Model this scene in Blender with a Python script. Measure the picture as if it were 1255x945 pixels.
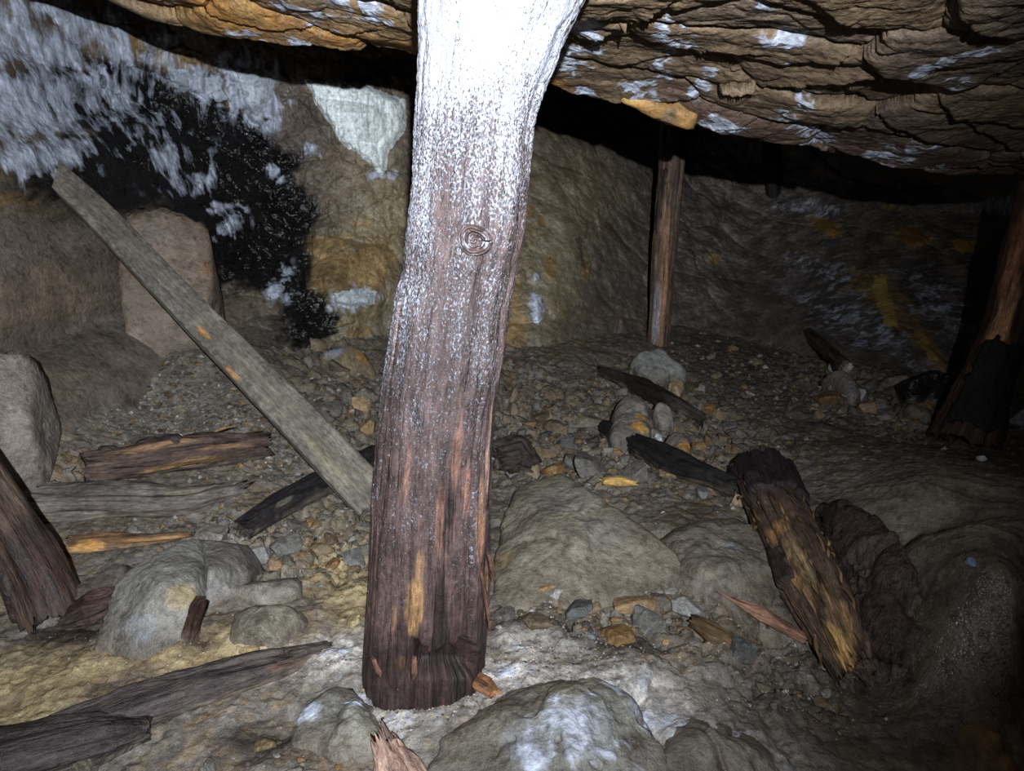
import bpy, bmesh, math
import numpy as np
from mathutils import Vector

# ------------------------------------------------------------------ clear
for o in list(bpy.data.objects):
    bpy.data.objects.remove(o)
SC = bpy.context.scene
COL = SC.collection

# ------------------------------------------------------------------ camera
F = 930.0                      # focal length in pixels of the 1255 x 945 frame
CX, CY = 627.5, 472.5
PITCH = math.radians(15.0)
CAM = np.array([0.0, 0.0, 1.0])
cd = bpy.data.cameras.new('camera')
cd.sensor_fit = 'HORIZONTAL'; cd.sensor_width = 36.0; cd.lens = F / 1255.0 * 36.0
cd.clip_start = 0.02; cd.clip_end = 60
cam = bpy.data.objects.new('camera', cd); COL.objects.link(cam)
cam.location = CAM; cam.rotation_euler = (math.radians(90) - PITCH, 0, 0)
SC.camera = cam

# ------------------------------------------------------------------ world, lights, exposure
w = bpy.data.worlds.new('mine_darkness'); SC.world = w
w.use_nodes = True
w.node_tree.nodes['Background'].inputs[0].default_value = (0, 0, 0, 1)
w.node_tree.nodes['Background'].inputs[1].default_value = 0.0

def spot(name, loc, target, power, angle, blend, color, size):
    l = bpy.data.lights.new(name, 'SPOT'); l.energy = power; l.color = color
    l.spot_size = math.radians(angle); l.spot_blend = blend; l.shadow_soft_size = size
    o = bpy.data.objects.new(name, l); COL.objects.link(o); o.location = loc
    o.rotation_euler = (Vector(target) - Vector(loc)).to_track_quat('-Z', 'Y').to_euler()
    return o
LAMP = (0.09, -0.42, 1.25)      # a caver's headlamp worn behind the hand-held camera: one narrow and one wide LED
spot('headlamp_beam', LAMP, (0.10, 1.36, 1.38), 250, 52, 1.0, (0.90, 0.95, 1.0), 0.012)
spot('headlamp_flood', LAMP, (-0.62, 2.3, 0.90), 470, 97, 1.0, (0.84, 0.92, 1.0), 0.012)

SC.cycles.max_bounces = 4; SC.cycles.diffuse_bounces = 2; SC.cycles.glossy_bounces = 1
vs = SC.view_settings
vs.view_transform = 'Standard'; vs.look = 'None'; vs.gamma = 1.0
vs.use_curve_mapping = False; vs.exposure = 0.0

# ------------------------------------------------------------------ projection helpers (design-time measuring)
FW = np.array([0, math.cos(PITCH), -math.sin(PITCH)])
UP = np.array([0, math.sin(PITCH), math.cos(PITCH)])
RT = np.array([1.0, 0, 0])
def ray(px, py):
    return RT * ((px - CX) / F) + UP * (-(py - CY) / F) + FW
def at(px, py, d):
    return CAM + ray(px, py) * d
def proj(P):
    q = np.asarray(P) - CAM
    d = q @ FW
    return CX + F * (q @ RT) / d, CY - F * (q @ UP) / d, d

# ------------------------------------------------------------------ noise
_rg = np.random.default_rng(7)
_G = _rg.normal(size=(256, 3)); _G /= np.linalg.norm(_G, axis=1)[:, None]
_G = _G.astype(np.float32)
_GX, _GY, _GZ = [np.ascontiguousarray(_G[:, i]) for i in range(3)]
_PM = _rg.permutation(256).astype(np.int32); _PM = np.concatenate([_PM, _PM, _PM])
def perlin(x, y, z):
    x = np.asarray(x, np.float32); y = np.asarray(y, np.float32); z = np.asarray(z, np.float32)
    x, y, z = np.broadcast_arrays(x, y, z)
    xi = np.floor(x); yi = np.floor(y); zi = np.floor(z)
    xf = x - xi; yf = y - yi; zf = z - zi
    xi = xi.astype(np.int32) & 255; yi = yi.astype(np.int32) & 255; zi = zi.astype(np.int32) & 255
    u = xf*xf*xf*(xf*(xf*6-15)+10); v = yf*yf*yf*(yf*(yf*6-15)+10); t = zf*zf*zf*(zf*(zf*6-15)+10)
    px_ = [_PM.take(xi), _PM.take((xi+1) & 255)]; yy = [yi, (yi+1) & 255]; zz = [zi, (zi+1) & 255]
    pxy = [[_PM.take(px_[i] + yy[j]) for j in (0, 1)] for i in (0, 1)]
    def g(dx, dy, dz):
        h = _PM.take(pxy[dx][dy] + zz[dz])
        return _GX.take(h)*(xf-dx) + _GY.take(h)*(yf-dy) + _GZ.take(h)*(zf-dz)
    def L(a, b, k): return a + (b-a)*k
    x00 = L(g(0,0,0), g(1,0,0), u); x10 = L(g(0,1,0), g(1,1,0), u)
    x01 = L(g(0,0,1), g(1,0,1), u); x11 = L(g(0,1,1), g(1,1,1), u)
    return L(L(x00, x10, v), L(x01, x11, v), t) * 1.5
def fbm(x, y, z, f=1.0, oct=5, gain=0.5, seed=0.0, ridged=False):
    a = 1.0; s = 0; n = 0
    for i in range(oct):
        p = perlin(np.asarray(x)*f + seed*17.3 + i*5.1, np.asarray(y)*f + seed*9.7 + i*3.3, np.asarray(z)*f + seed*4.1 + i*7.7)
        if ridged: p = 1 - 2*np.abs(p)
        s = s + a*p; n += a; a *= gain; f *= 2.03
    return s / n
def _hash(i, j, s):
    h = (i.astype(np.int64)*374761393 + j.astype(np.int64)*668265263 + int(s)*2147483647) & 0xffffffff
    h = ((h ^ (h >> 13)) * 1274126177) & 0xffffffff
    return (((h ^ (h >> 16)) & 0xffffff) / float(0xffffff)).astype(np.float32)
def facets(x, y, scale, seed=0, tilt=1.0):
    """cells of a jittered grid: returns height -1..1 (offset, tilted plane, sunk at the joints), edge distance, cell id value"""
    x = np.asarray(x)/scale; y = np.asarray(y)/scale
    xi = np.floor(x).astype(np.int64); yi = np.floor(y).astype(np.int64)
    d1 = np.full(x.shape, 9.0, np.float32); d2 = d1.copy()
    bi = np.zeros(x.shape, np.int64); bj = bi.copy(); bx = np.zeros(x.shape, np.float32); by = bx.copy()
    for di in (-1, 0, 1):
        for dj in (-1, 0, 1):
            i = xi+di; j = yi+dj
            dx = (x - (i + 0.15 + 0.7*_hash(i, j, seed+1))).astype(np.float32)
            dy = (y - (j + 0.15 + 0.7*_hash(i, j, seed+2))).astype(np.float32)
            d = np.sqrt(dx*dx + dy*dy)
            c = d < d1
            d2 = np.where(c, d1, np.minimum(d2, d)); d1 = np.where(c, d, d1)
            bi = np.where(c, i, bi); bj = np.where(c, j, bj); bx = np.where(c, dx, bx); by = np.where(c, dy, by)
    e = d2 - d1
    off = _hash(bi, bj, seed+3)*2-1
    tx = _hash(bi, bj, seed+4)*2-1; ty = _hash(bi, bj, seed+5)*2-1
    idv = _hash(bi, bj, seed+6)
    h = 0.45*off + tilt*0.8*(tx*bx + ty*by) - 0.6*np.exp(-e/0.09)
    return h, e, idv
def sstep(a, b, x):
    t = np.clip((np.asarray(x) - a)/(b - a), 0, 1)
    return t*t*(3-2*t)
def lerp(a, b, k):
    k = np.asarray(k)[..., None]
    return a*(1-k) + b*k
def rgb(r, g, b):
    c = np.array([r, g, b], float)/255
    return np.where(c < 0.04045, c/12.92, ((c+0.055)/1.055)**2.4)

class TPS:
    """thin plate spline height field through control points"""
    def __init__(self, pts, lam=1e-3):
        p = np.array(pts, float); self.c = p[:, :2]; n = len(p)
        K = self._k(self.c, self.c) + lam*np.eye(n)
        Pm = np.hstack([np.ones((n, 1)), self.c])
        A = np.block([[K, Pm], [Pm.T, np.zeros((3, 3))]])
        s = np.linalg.solve(A, np.concatenate([p[:, 2], np.zeros(3)]))
        self.w = s[:n]; self.a = s[n:]
    @staticmethod
    def _k(a, b):
        r2 = ((a[:, None, :]-b[None, :, :])**2).sum(-1) + 1e-12
        return 0.5*r2*np.log(r2)
    def __call__(self, x, y):
        x = np.asarray(x, float); sh = x.shape
        q = np.stack([x.ravel(), np.asarray(y, float).ravel()], 1)
        out = np.empty(len(q))
        for i in range(0, len(q), 40000):
            b = q[i:i+40000]
            out[i:i+40000] = self._k(b, self.c) @ self.w + self.a[0] + b @ self.a[1:]
        return out.reshape(sh)
class Grid:
    """bilinear sampler of values on separable axes"""
    def __init__(self, xs, ys, v): self.xs, self.ys, self.v = xs, ys, v
    def __call__(self, x, y):
        x = np.asarray(x, float); y = np.asarray(y, float)
        i = np.clip(np.searchsorted(self.xs, x)-1, 0, len(self.xs)-2); j = np.clip(np.searchsorted(self.ys, y)-1, 0, len(self.ys)-2)
        u = np.clip((x-self.xs[i])/(self.xs[i+1]-self.xs[i]), 0, 1); t = np.clip((y-self.ys[j])/(self.ys[j+1]-self.ys[j]), 0, 1)
        v = self.v
        return (v[i, j]*(1-u)+v[i+1, j]*u)*(1-t) + (v[i, j+1]*(1-u)+v[i+1, j+1]*u)*t

# ------------------------------------------------------------------ mesh helpers
def mesh_obj(name, V, Fc, col=None, attrs=None, mat=None, parent=None, origin=None, smooth=True):
    V = np.asarray(V, np.float64)
    o0 = np.zeros(3) if origin is None else np.asarray(origin, float)
    me = bpy.data.meshes.new(name)
    me.from_pydata(V - o0, [], Fc)
    n = len(V)
    if col is not None:
        a = me.attributes.new('Col', 'FLOAT_COLOR', 'POINT')
        c = np.ones((n, 4), np.float32); c[:, :3] = np.clip(np.broadcast_to(col, (n, 3)), 0, 1)
        a.data.foreach_set('color', c.ravel())
    for k, v in (attrs or {}).items():
        v = np.asarray(v, np.float32)
        if v.ndim == 2:
            a = me.attributes.new(k, 'FLOAT_VECTOR', 'POINT'); a.data.foreach_set('vector', v.ravel())
        else:
            a = me.attributes.new(k, 'FLOAT', 'POINT'); a.data.foreach_set('value', np.broadcast_to(v, (n,)).astype(np.float32).ravel())
    if smooth:
        me.polygons.foreach_set('use_smooth', np.ones(len(me.polygons), bool))
    me.update()
    if mat: me.materials.append(mat)
    o = bpy.data.objects.new(name, me); COL.objects.link(o)
    if parent is not None:
        o.parent = parent; o.location = Vector(o0) - parent.location
    else:
        o.location = o0
    return o
def grid_faces(nx, ny, flip=False, wrap_y=False):
    i, j = np.meshgrid(np.arange(nx-1), np.arange(ny if wrap_y else ny-1), indexing='ij')
    j2 = (j+1) % ny
    f = np.stack([i*ny+j, (i+1)*ny+j, (i+1)*ny+j2, i*ny+j2], -1).reshape(-1, 4)
    return f[:, ::-1] if flip else f
def tag(o, label=None, cat=None, group=None, kind=None):
    if label: o['label'] = label
    if cat: o['category'] = cat
    if group: o['group'] = group
    if kind: o['kind'] = kind
    return o
def empty(name, loc, label=None, cat=None, group=None):
    o = bpy.data.objects.new(name, None); COL.objects.link(o); o.location = loc
    o.empty_display_size = 0.1
    return tag(o, label, cat, group)

# ------------------------------------------------------------------ materials
class NT:
    def __init__(self, name):
        self.m = bpy.data.materials.new(name); self.m.use_nodes = True
        self.t = self.m.node_tree; self.t.nodes.clear()
    def n(self, typ, **kw):
        nd = self.t.nodes.new(typ)
        for k, v in kw.items():
            if k.startswith('_'): setattr(nd, k[1:], v)
        return nd
    def link(self, a, b): self.t.links.new(a, b)
    def attr(self, name, out='Fac'):
        a = self.n('ShaderNodeAttribute'); a.attribute_name = name; return a.outputs[out]
    def noise(self, vec, scale, detail=5, rough=0.6, dist=0.0):
        a = self.n('ShaderNodeTexNoise'); a.inputs['Scale'].default_value = scale; a.inputs['Detail'].default_value = detail
        a.inputs['Roughness'].default_value = rough; a.inputs['Distortion'].default_value = dist
        if vec is not None: self.link(vec, a.inputs['Vector'])
        return a.outputs['Fac']
    def math(self, op, a, b=None, clamp=False):
        m = self.n('ShaderNodeMath'); m.operation = op; m.use_clamp = clamp
        for i, v in enumerate((a, b)):
            if v is None: continue
            if isinstance(v, (int, float)): m.inputs[i].default_value = v
            else: self.link(v, m.inputs[i])
        return m.outputs[0]
    def rng(self, v, a, b, c=0.0, d=1.0, smooth=False):
        m = self.n('ShaderNodeMapRange'); m.clamp = True
        if smooth: m.interpolation_type = 'SMOOTHSTEP'
        self.link(v, m.inputs[0])
        for i, k in enumerate((a, b, c, d)): m.inputs[i+1].default_value = k
        return m.outputs[0]
    def mix(self, f, a, b, typ='MIX'):
        m = self.n('ShaderNodeMix'); m.data_type = 'RGBA'; m.blend_type = typ
        for i, v in ((0, f), (6, a), (7, b)):
            if isinstance(v, (int, float)): m.inputs[i].default_value = v
            elif isinstance(v, (tuple, list, np.ndarray)): m.inputs[i].default_value = (*[float(q) for q in v][:3], 1)
            else: self.link(v, m.inputs[i])
        return m.outputs[2]
    def gray(self, v):
        c = self.n('ShaderNodeCombineColor')
        for i in range(3): self.link(v, c.inputs[i])
        return c.outputs[0]
    def mapping(self, vec, s):
        m = self.n('ShaderNodeMapping'); m.inputs['Scale'].default_value = s; self.link(vec, m.inputs['Vector']); return m.outputs[0]
    def bump(self, h, strength, dist, prev=None):
        b = self.n('ShaderNodeBump'); b.inputs['Strength'].default_value = strength; b.inputs['Distance'].default_value = dist
        self.link(h, b.inputs['Height'])
        if prev is not None: self.link(prev, b.inputs['Normal'])
        return b.outputs[0]
    def finish(self, col, rough, normal=None, spec=0.5):
        p = self.n('ShaderNodeBsdfPrincipled'); o = self.n('ShaderNodeOutputMaterial')
        for k, v in (('Base Color', col), ('Roughness', rough), ('Specular IOR Level', spec)):
            if isinstance(v, (int, float)): p.inputs[k].default_value = v
            else: self.link(v, p.inputs[k])
        if normal is not None: self.link(normal, p.inputs['Normal'])
        self.link(p.outputs[0], o.inputs[0])
        return self.m

def rock_material(name, crust=True, streak=(1, 1, 1), fine=1.0, spec=0.4, speck=0.5):
    T = NT(name)
    tc = T.n('ShaderNodeTexCoord').outputs['Object']
    base = T.attr('Col', 'Color')
    n1 = T.noise(tc, 9, 4, 0.65, 0.3); n2 = T.noise(tc, 60, 3, 0.7); n3 = T.noise(tc, 260, 1, 0.6)
    v1 = T.rng(n1, 0.25, 0.75, 0.62, 1.38); v2 = T.rng(n2, 0.25, 0.75, 0.68, 1.32); v3 = T.rng(n3, 0.25, 0.75, 0.7, 1.3)
    c = T.mix(1.0, base, T.gray(v1), 'MULTIPLY'); c = T.mix(1.0, c, T.gray(v2), 'MULTIPLY'); c = T.mix(0.8, c, T.gray(v3), 'MULTIPLY')
    # dark mineral flecks and pale grit
    nf = T.noise(tc, 30, 3, 0.65, 0.4)
    fl = T.rng(nf, 0.36, 0.45, 0.45, 0.0)
    c = T.mix(fl, c, T.mix(1.0, c, (0.35, 0.33, 0.32), 'MULTIPLY'))
    gr = T.rng(T.noise(tc, 150, 2, 0.7), 0.67, 0.74, 0.0, speck)
    c = T.mix(gr, c, (0.62, 0.62, 0.64))
    wet = T.attr('wet')
    rough = T.math('SUBTRACT', T.rng(n2, 0.3, 0.7, 0.5, 0.8), T.math('MULTIPLY', wet, 0.42))
    h = T.math('ADD', T.math('MULTIPLY', n2, 1.0), T.math('MULTIPLY', n3, 0.12))
    h = T.math('ADD', h, T.math('MULTIPLY', nf, 0.8))
    if crust:
        m = T.attr('crust'); mp = T.mapping(tc, streak)
        k = T.math('ADD', T.math('MULTIPLY', T.noise(mp, 22, 3, 0.6, 0.3), .6), T.math('MULTIPLY', T.noise(tc, 7, 3, 0.6, 0.8), .55))
        cf = T.rng(T.math('ADD', m, T.math('MULTIPLY', T.math('SUBTRACT', k, 0.5), 2.9)), 0.46, 0.86, 0.0, 1.0)
        cf = T.math('MULTIPLY', cf, T.rng(m, 0.02, 0.2))
        cc = T.mix(T.rng(T.noise(mp, 40, 2, 0.6), 0.3, 0.7), (0.20, 0.20, 0.24), (0.66, 0.70, 0.82))
        c = T.mix(cf, c, cc)
        h = T.math('ADD', h, T.math('MULTIPLY', cf, T.math('ADD', 0.3, T.math('MULTIPLY', k, 0.5))))
        rough = T.math('MULTIPLY', rough, 1.0)
    nb = T.bump(h, 0.6*fine, 0.009)
    return T.finish(c, rough, nb, spec)

def wood_material(name, fine=1.0, spec=0.35, frost=True, con=1.0):
    """grain runs along the third component of the stored grain coordinate"""
    T = NT(name)
    g = T.attr('gco', 'Vector'); base = T.attr('Col', 'Color')
    gm = T.mapping(g, (1, 1, 0.07)); gm2 = T.mapping(g, (1, 1, 0.2))
    n1 = T.noise(gm, 70, 4, 0.65, 0.4); n2 = T.noise(gm2, 240, 2, 0.6); n3 = T.noise(g, 30, 3, 0.7); n4 = T.noise(g, 320, 1, 0.6)
    c = T.mix(1.0, base, T.gray(T.rng(n1, 0.3, 0.7, 1-.6*con, 1+.55*con)), 'MULTIPLY')
    c = T.mix(1.0, c, T.gray(T.rng(n2, 0.3, 0.7, 0.6, 1.4)), 'MULTIPLY')
    c = T.mix(0.8, c, T.gray(T.rng(n3, 0.3, 0.7, 0.6, 1.4)), 'MULTIPLY')
    ck = T.rng(T.noise(gm, 38, 4, 0.6, 0.2), 0.33, 0.40, 1.0, 0.0)
    c = T.mix(T.math('MULTIPLY', ck, 0.75*con), c, (0.012, 0.008, 0.007))
    h = T.math('ADD', n1, T.math('MULTIPLY', n2, 0.5)); h = T.math('SUBTRACT', h, T.math('MULTIPLY', ck, 0.7*con))
    h = T.math('ADD', h, T.math('MULTIPLY', n4, 0.25))
    rough = T.rng(n3, 0.3, 0.7, 0.5, 0.8)
    if frost:
        fr = T.attr('frost')
        gf = T.mapping(g, (1, 1, 0.6))
        k = T.noise(gf, 300, 2, 0.7, 0.2); k2 = T.noise(gm, 40, 4, 0.6)
        kk = T.math('ADD', T.math('MULTIPLY', k, 0.7), T.math('MULTIPLY', k2, 0.3))
        f = T.rng(T.math('ADD', fr, T.math('MULTIPLY', T.math('SUBTRACT', kk, 0.5), 2.6)), 0.40, 0.80)
        f = T.math('MULTIPLY', f, T.rng(fr, 0.0, 0.12))
        c = T.mix(f, c, T.mix(n4, (0.16, 0.15, 0.18), (0.52, 0.54, 0.61)))
        h = T.math('ADD', h, T.math('MULTIPLY', f, 0.6))
        rough = T.math('SUBTRACT', rough, T.math('MULTIPLY', f, 0.22))
    nb = T.bump(h, 0.8*fine, 0.006)
    return T.finish(c, rough, nb, spec)

M_FLOOR = rock_material('floor_rubble', streak=(1, 1, 1), speck=0.4)
M_WALL = rock_material('wall_rock', streak=(0.95, 0.95, 0.20), speck=0.2)
M_ROOF = rock_material('roof_rock', streak=(1, 1, 1), speck=0.1)
M_STONE = rock_material('loose_stone', speck=0.25)
M_FLOW = rock_material('flowstone_crust', streak=(1.6, 1.6, 0.28), crust=False, speck=0.0)
M_WOOD = wood_material('old_timber')
M_PLANK = wood_material('weathered_plank', fine=.6, con=.35, frost=False)
M_ROT = wood_material('rotten_timber', fine=1.5, frost=True)

# ================================================================== THE SETTING
# ------------------------------------------------------------------ floor: z = f(x, y)
def zc(px, py, z):
    r = ray(px, py); d = (z - 1.0)/r[2]; p = CAM + r*d
    return (p[0], p[1], z)
fl = []
for px, py, z in [
    # front
    (0,945,-.03),(150,940,-.03),(330,930,-.02),(500,935,-.03),(650,940,-.02),(850,940,-.03),(1050,940,-.08),(1255,940,-.10),
    (0,850,-.01),(120,830,.01),(300,800,.02),(420,800,.02),(520,830,.02),(650,820,.02),(800,830,.01),(950,830,-.03),(1100,850,-.08),(1255,850,-.04),
    (30,740,.02),(130,720,.03),(230,720,.05),(350,720,.04),(430,700,.03),(640,740,.02),(760,740,.02),(870,760,.01),(960,740,.0),
    (40,640,.09),(150,650,.06),(280,650,.05),(400,650,.04),(700,690,.03),(860,680,.03),(1050,760,-.03),(1130,700,.04),
    # bank on the left
    (20,560,.22),(80,560,.18),(150,560,.16),(260,570,.12),(360,560,.10),(430,560,.09),
    (640,560,.06),(760,560,.06),(880,600,.05),(700,500,.05),(800,500,.06),(640,480,.08),(760,450,.08),(640,440,.14),
    (900,480,.03),(880,430,.05),(980,460,.05),(1060,500,.05),(1060,470,.07),(940,380,.12),(850,390,.10),(1150,500,.05),(1190,540,.02),(1255,540,.02),(960,540,.03),
    # the whaleback of rock on the right
    (1000,550,.06),(1060,590,.13),(1130,610,.17),(1130,660,.15),(1200,650,.19),(1200,720,.16),(1255,640,.20),(1255,740,.16),(1210,790,.05),
    ]:
    fl.append(zc(px, py, z))
for px, py, d in [(150,480,2.75),(250,480,2.80),(350,470,2.95),(150,430,2.95),(240,420,3.0),(60,470,2.55),(60,430,2.65),(0,500,2.3),(430,480,3.12),(440,430,3.55),(330,425,3.35),(400,445,3.35)]:
    fl.append(tuple(at(px, py, d)))
fl += [(-2.6,1.0,.1),(-2.6,2.0,.35),(-2.6,3.2,.6),(-2.2,-.6,0),(0,-.6,-.03),(2.5,-.6,0),(3.2,1.2,.2),(3.4,2.5,.2),(4,4,.3),(3,6.3,.8),(0,6.3,.7),(-2.4,5,.8),(1.5,5.9,.45)]
floor_base = TPS(fl, 2e-3)

def axis(segs):
    out = []
    for a, b, n in segs: out.append(np.linspace(a, b, n, endpoint=False))
    return np.concatenate(out + [np.array([segs[-1][1]])])
fxs = axis([(-3.0,-1.7,40),(-1.7,2.0,500),(2.0,4.2,90)])
fys = axis([(-0.6,0.9,30),(0.9,2.6,330),(2.6,4.4,190),(4.4,6.5,90)])
X, Y = np.meshgrid(fxs, fys, indexing='ij')
Z = floor_base(X, Y)
FB = Grid(fxs, fys, Z)
def _march(fn, px, py, d0, d1, n=900):
    d = np.linspace(d0, d1, n); r = ray(px, py)
    P = CAM + d[:, None]*r
    s = fn(P)
    k = np.where((s[:-1] > 0) & (s[1:] <= 0))[0]
    if len(k) == 0: return P[-1], d[-1]
    i = k[0]; t = s[i]/(s[i]-s[i+1]); dd = d[i] + t*(d[i+1]-d[i])
    return CAM + dd*r, dd
_fw1 = fbm(X, Y, 0, 8, 3, seed=71); _fw2 = fbm(X, Y, 9, 8, 3, seed=72)
def floor_blob_mask(blobs, warp=0.05, wf=7.0, seed=0):
    wx = X + warp*np.roll(_fw1, seed*37, 0); wy = Y + warp*np.roll(_fw2, seed*53, 1)
    m = np.zeros_like(X)
    for b in blobs:
        px, py, rx, ry = b[:4]; s = b[4] if len(b) > 4 else 1.0
        p, d = _march(lambda P: P[:, 2]-FB(P[:, 0], P[:, 1]), px, py, .6, 7)
        a, _ = _march(lambda P: P[:, 2]-FB(P[:, 0], P[:, 1]), px, py-ry, .6, 7)
        c, _ = _march(lambda P: P[:, 2]-FB(P[:, 0], P[:, 1]), px, py+ry, .6, 7)
        ex = rx*d/F; ey = max(0.03, abs(a[1]-c[1])/2)
        q = ((wx-p[0])/ex)**2 + ((wy-p[1])/ey)**2
        m = np.maximum(m, s*np.exp(-q*0.9))
    return m
# relief
n_low = fbm(X, Y, 0, 2.2, 4, seed=1); n_mid = fbm(X, Y, 0, 9, 4, seed=2); n_hi = fbm(X, Y, 0, 42, 3, 0.6, seed=3)
wX = X + .03*fbm(X, Y, 3, 10, 2, seed=4); wY = Y + .03*fbm(X, Y, 5, 10, 2, seed=5)
h1, e1, id1 = facets(wX, wY, 0.11, 11); h2, e2, id2 = facets(wX, wY, 0.045, 23); h3, e3, id3 = facets(X, Y, 0.021, 31)
rub = floor_blob_mask([(700,560,110,50),(820,520,120,60),(640,500,80,60),(380,670,90,40),(420,500,60,60),(400,440,50,30),(720,740,130,40),(860,760,90,40),(1050,470,90,40),(1120,500,90,35),(60,560,70,30),(300,660,80,30),(430,640,50,40),(950,800,70,50)], seed=3)
slick = floor_blob_mask([(1150,650,140,90),(870,690,80,50),(700,650,90,60),(1200,760,90,60)], seed=5)
grav = floor_blob_mask([(200,500,170,50),(120,460,80,40),(300,540,100,40)], seed=6)
rub = np.clip(rub - slick*.8, 0, 1)
h0, e0, id0 = facets(wX*.9+.3*wY, wY-.3*wX, 0.30, 17)
ledge = floor_blob_mask([(700,660,140,70),(870,690,100,60),(200,720,130,60),(700,880,260,60),(950,880,120,60),(420,880,90,40),(120,760,90,40)], seed=7)
Z = Z + ledge*0.035*h0 + 0.035*n_low*(1-.5*slick) + 0.016*n_mid*(1-.4*slick) + 0.004*n_hi
Z = Z + rub*(0.042*h1 + 0.020*h2) + (1-slick)*(0.35+rub)*0.010*h2 + (1-.8*slick)*0.0045*h3
# oblique bedding on the whaleback
bed = fbm((X*.72+Y*.69)*11, (X*.69-Y*.72)*1.3, 0, 1, 4, seed=8, ridged=True)
Z = Z + slick*0.030*bed
FZ = Grid(fxs, fys, Z)
# albedo
c = lerp(rgb(112,104,96), rgb(92,80,68), sstep(-.3, .4, n_low))
c = lerp(c, rgb(128,124,120), .55*sstep(.2, .5, n_mid))
pal = np.array([rgb(120,112,104), rgb(96,90,84), rgb(128,110,82), rgb(104,88,70), rgb(126,122,118), rgb(78,74,72), rgb(128,102,68), rgb(110,104,92)])
c = lerp(c, pal[(id1*7.99).astype(int)], .65*rub)
c = lerp(c, pal[(id2*7.99).astype(int)], .45*(.35+.65*rub)*(1-.7*slick))
c = lerp(c, pal[(id3*7.99).astype(int)], .35*(1-.8*slick))
c = lerp(c, rgb(128,122,114)*(.6+.8*id3[..., None]), .6*grav)
och = floor_blob_mask([(60,830,120,45),(230,800,110,30),(330,790,90,22),(0,880,80,30),(420,690,60,22),(430,740,40,30),(180,760,60,18,.6)], .06, 9, seed=9)
c = lerp(c, lerp(rgb(130,110,80), rgb(168,150,112), sstep(-.3, .4, n_mid+.6*n_hi)), np.clip(och*1.1, 0, .9)*sstep(-.5, .25, n_mid+.5*n_hi+och*.4))
pale = floor_blob_mask([(640,830,90,28),(540,850,100,22),(760,860,120,40),(420,800,60,25),(480,870,60,30),(850,900,120,40,.7),(680,790,70,16)], .05, 12, seed=11)
c = lerp(c, lerp(rgb(150,144,140), rgb(205,198,190), sstep(-.2, .3, n_hi+.4*n_mid)), np.clip(pale*.95, 0, .9))
brn = floor_blob_mask([(660,770,90,10),(750,790,60,8),(520,850,60,12),(240,790,30,10),(330,905,60,20),(90,770,60,20),(1130,800,170,110,1),(1000,870,120,60,.7),(1200,880,120,60,.8),(1080,500,70,20,.5),(960,470,130,60,.55),(1200,560,100,30,.7)], .05, 9, seed=13)  # brown dirt; the large near-right blobs paint in the lamp's falloff
c = lerp(c, rgb(52,40,34), np.clip(brn, 0, .9)*sstep(-.5, .3, n_hi + n_mid + brn - .3))
wetm = np.clip(slick*.6 + floor_blob_mask([(1130,800,170,120)], seed=14)*.5, 0, 1)
c = lerp(c, lerp(rgb(58,50,42), rgb(108,100,88), sstep(-.3, .7, bed+.6*n_mid)), slick*.75)
c = lerp(c, c*np.array([.62,.58,.54]), .8*sstep(.1, .45, -n_mid-.2*n_hi)*(1-pale))
cr = np.clip(pale*.42*sstep(-.3, .3, n_mid), 0, 1)
V = np.stack([X, Y, Z], -1).reshape(-1, 3)
floor = mesh_obj('floor', V, grid_faces(len(fxs), len(fys)), c.reshape(-1, 3), {'wet': wetm.ravel(), 'crust': cr.ravel()}, M_FLOOR)
tag(floor, 'uneven mine floor of grey-brown rubble and mud', None, None, 'structure')

def fhit(px, py, lift=0.0):
    """point where the sight line of a measured pixel meets the floor (raised by lift)"""
    return _march(lambda P: P[:, 2]-FZ(P[:, 0], P[:, 1])-lift, px, py, .7, 7)
def fz(x, y): return float(FZ(x, y))

# ------------------------------------------------------------------ walls: y = f(x, z)
wl = []
for px, py, d in [
    (0,20,2.75),(0,100,2.65),(0,200,2.5),(0,300,2.45),(0,400,2.4),(0,470,2.3),(60,60,2.9),(60,150,2.8),(60,250,2.65),(60,350,2.6),(60,420,2.62),
    (130,40,3.15),(130,130,3.12),(130,220,2.95),(130,300,2.85),(130,400,2.85),(190,400,3.0),(190,60,3.3),(200,150,3.35),(210,230,3.3),(230,300,3.25),(230,380,3.2),
    (290,100,3.55),(300,200,3.62),(310,280,3.6),(300,340,3.5),(320,400,3.4),(370,420,3.45),(370,120,3.7),(380,220,3.75),(400,300,3.7),(420,350,3.62),(420,420,3.6),
    (450,130,3.78),(480,220,3.9),(480,320,3.85),(470,400,3.8),(490,60,3.9),
    (600,150,4.5),(600,300,4.2),(600,420,4.0),(660,180,4.7),(660,250,4.5),(660,330,4.25),(660,420,4.05),(700,300,4.5),(740,170,5.3),(740,250,5.0),(740,330,4.7),(730,410,4.4),
    (800,200,5.7),(800,300,5.3),(790,400,4.8),(880,220,6.0),(880,300,5.6),(880,370,5.2),(960,240,6.0),(960,300,5.6),(960,360,5.2),(930,385,5.1),
    (1040,240,5.6),(1040,320,5.1),(1040,400,4.5),(1040,440,4.15),(1120,250,5.2),(1120,340,4.7),(1120,420,4.1),(1120,465,3.85),(1200,260,4.9),(1200,350,4.5),(1200,450,4.0),(1255,260,4.6),(1255,380,4.2),(1255,480,3.8)]:
    p = at(px, py, d); wl.append((p[0], p[2], p[1]))
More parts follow.
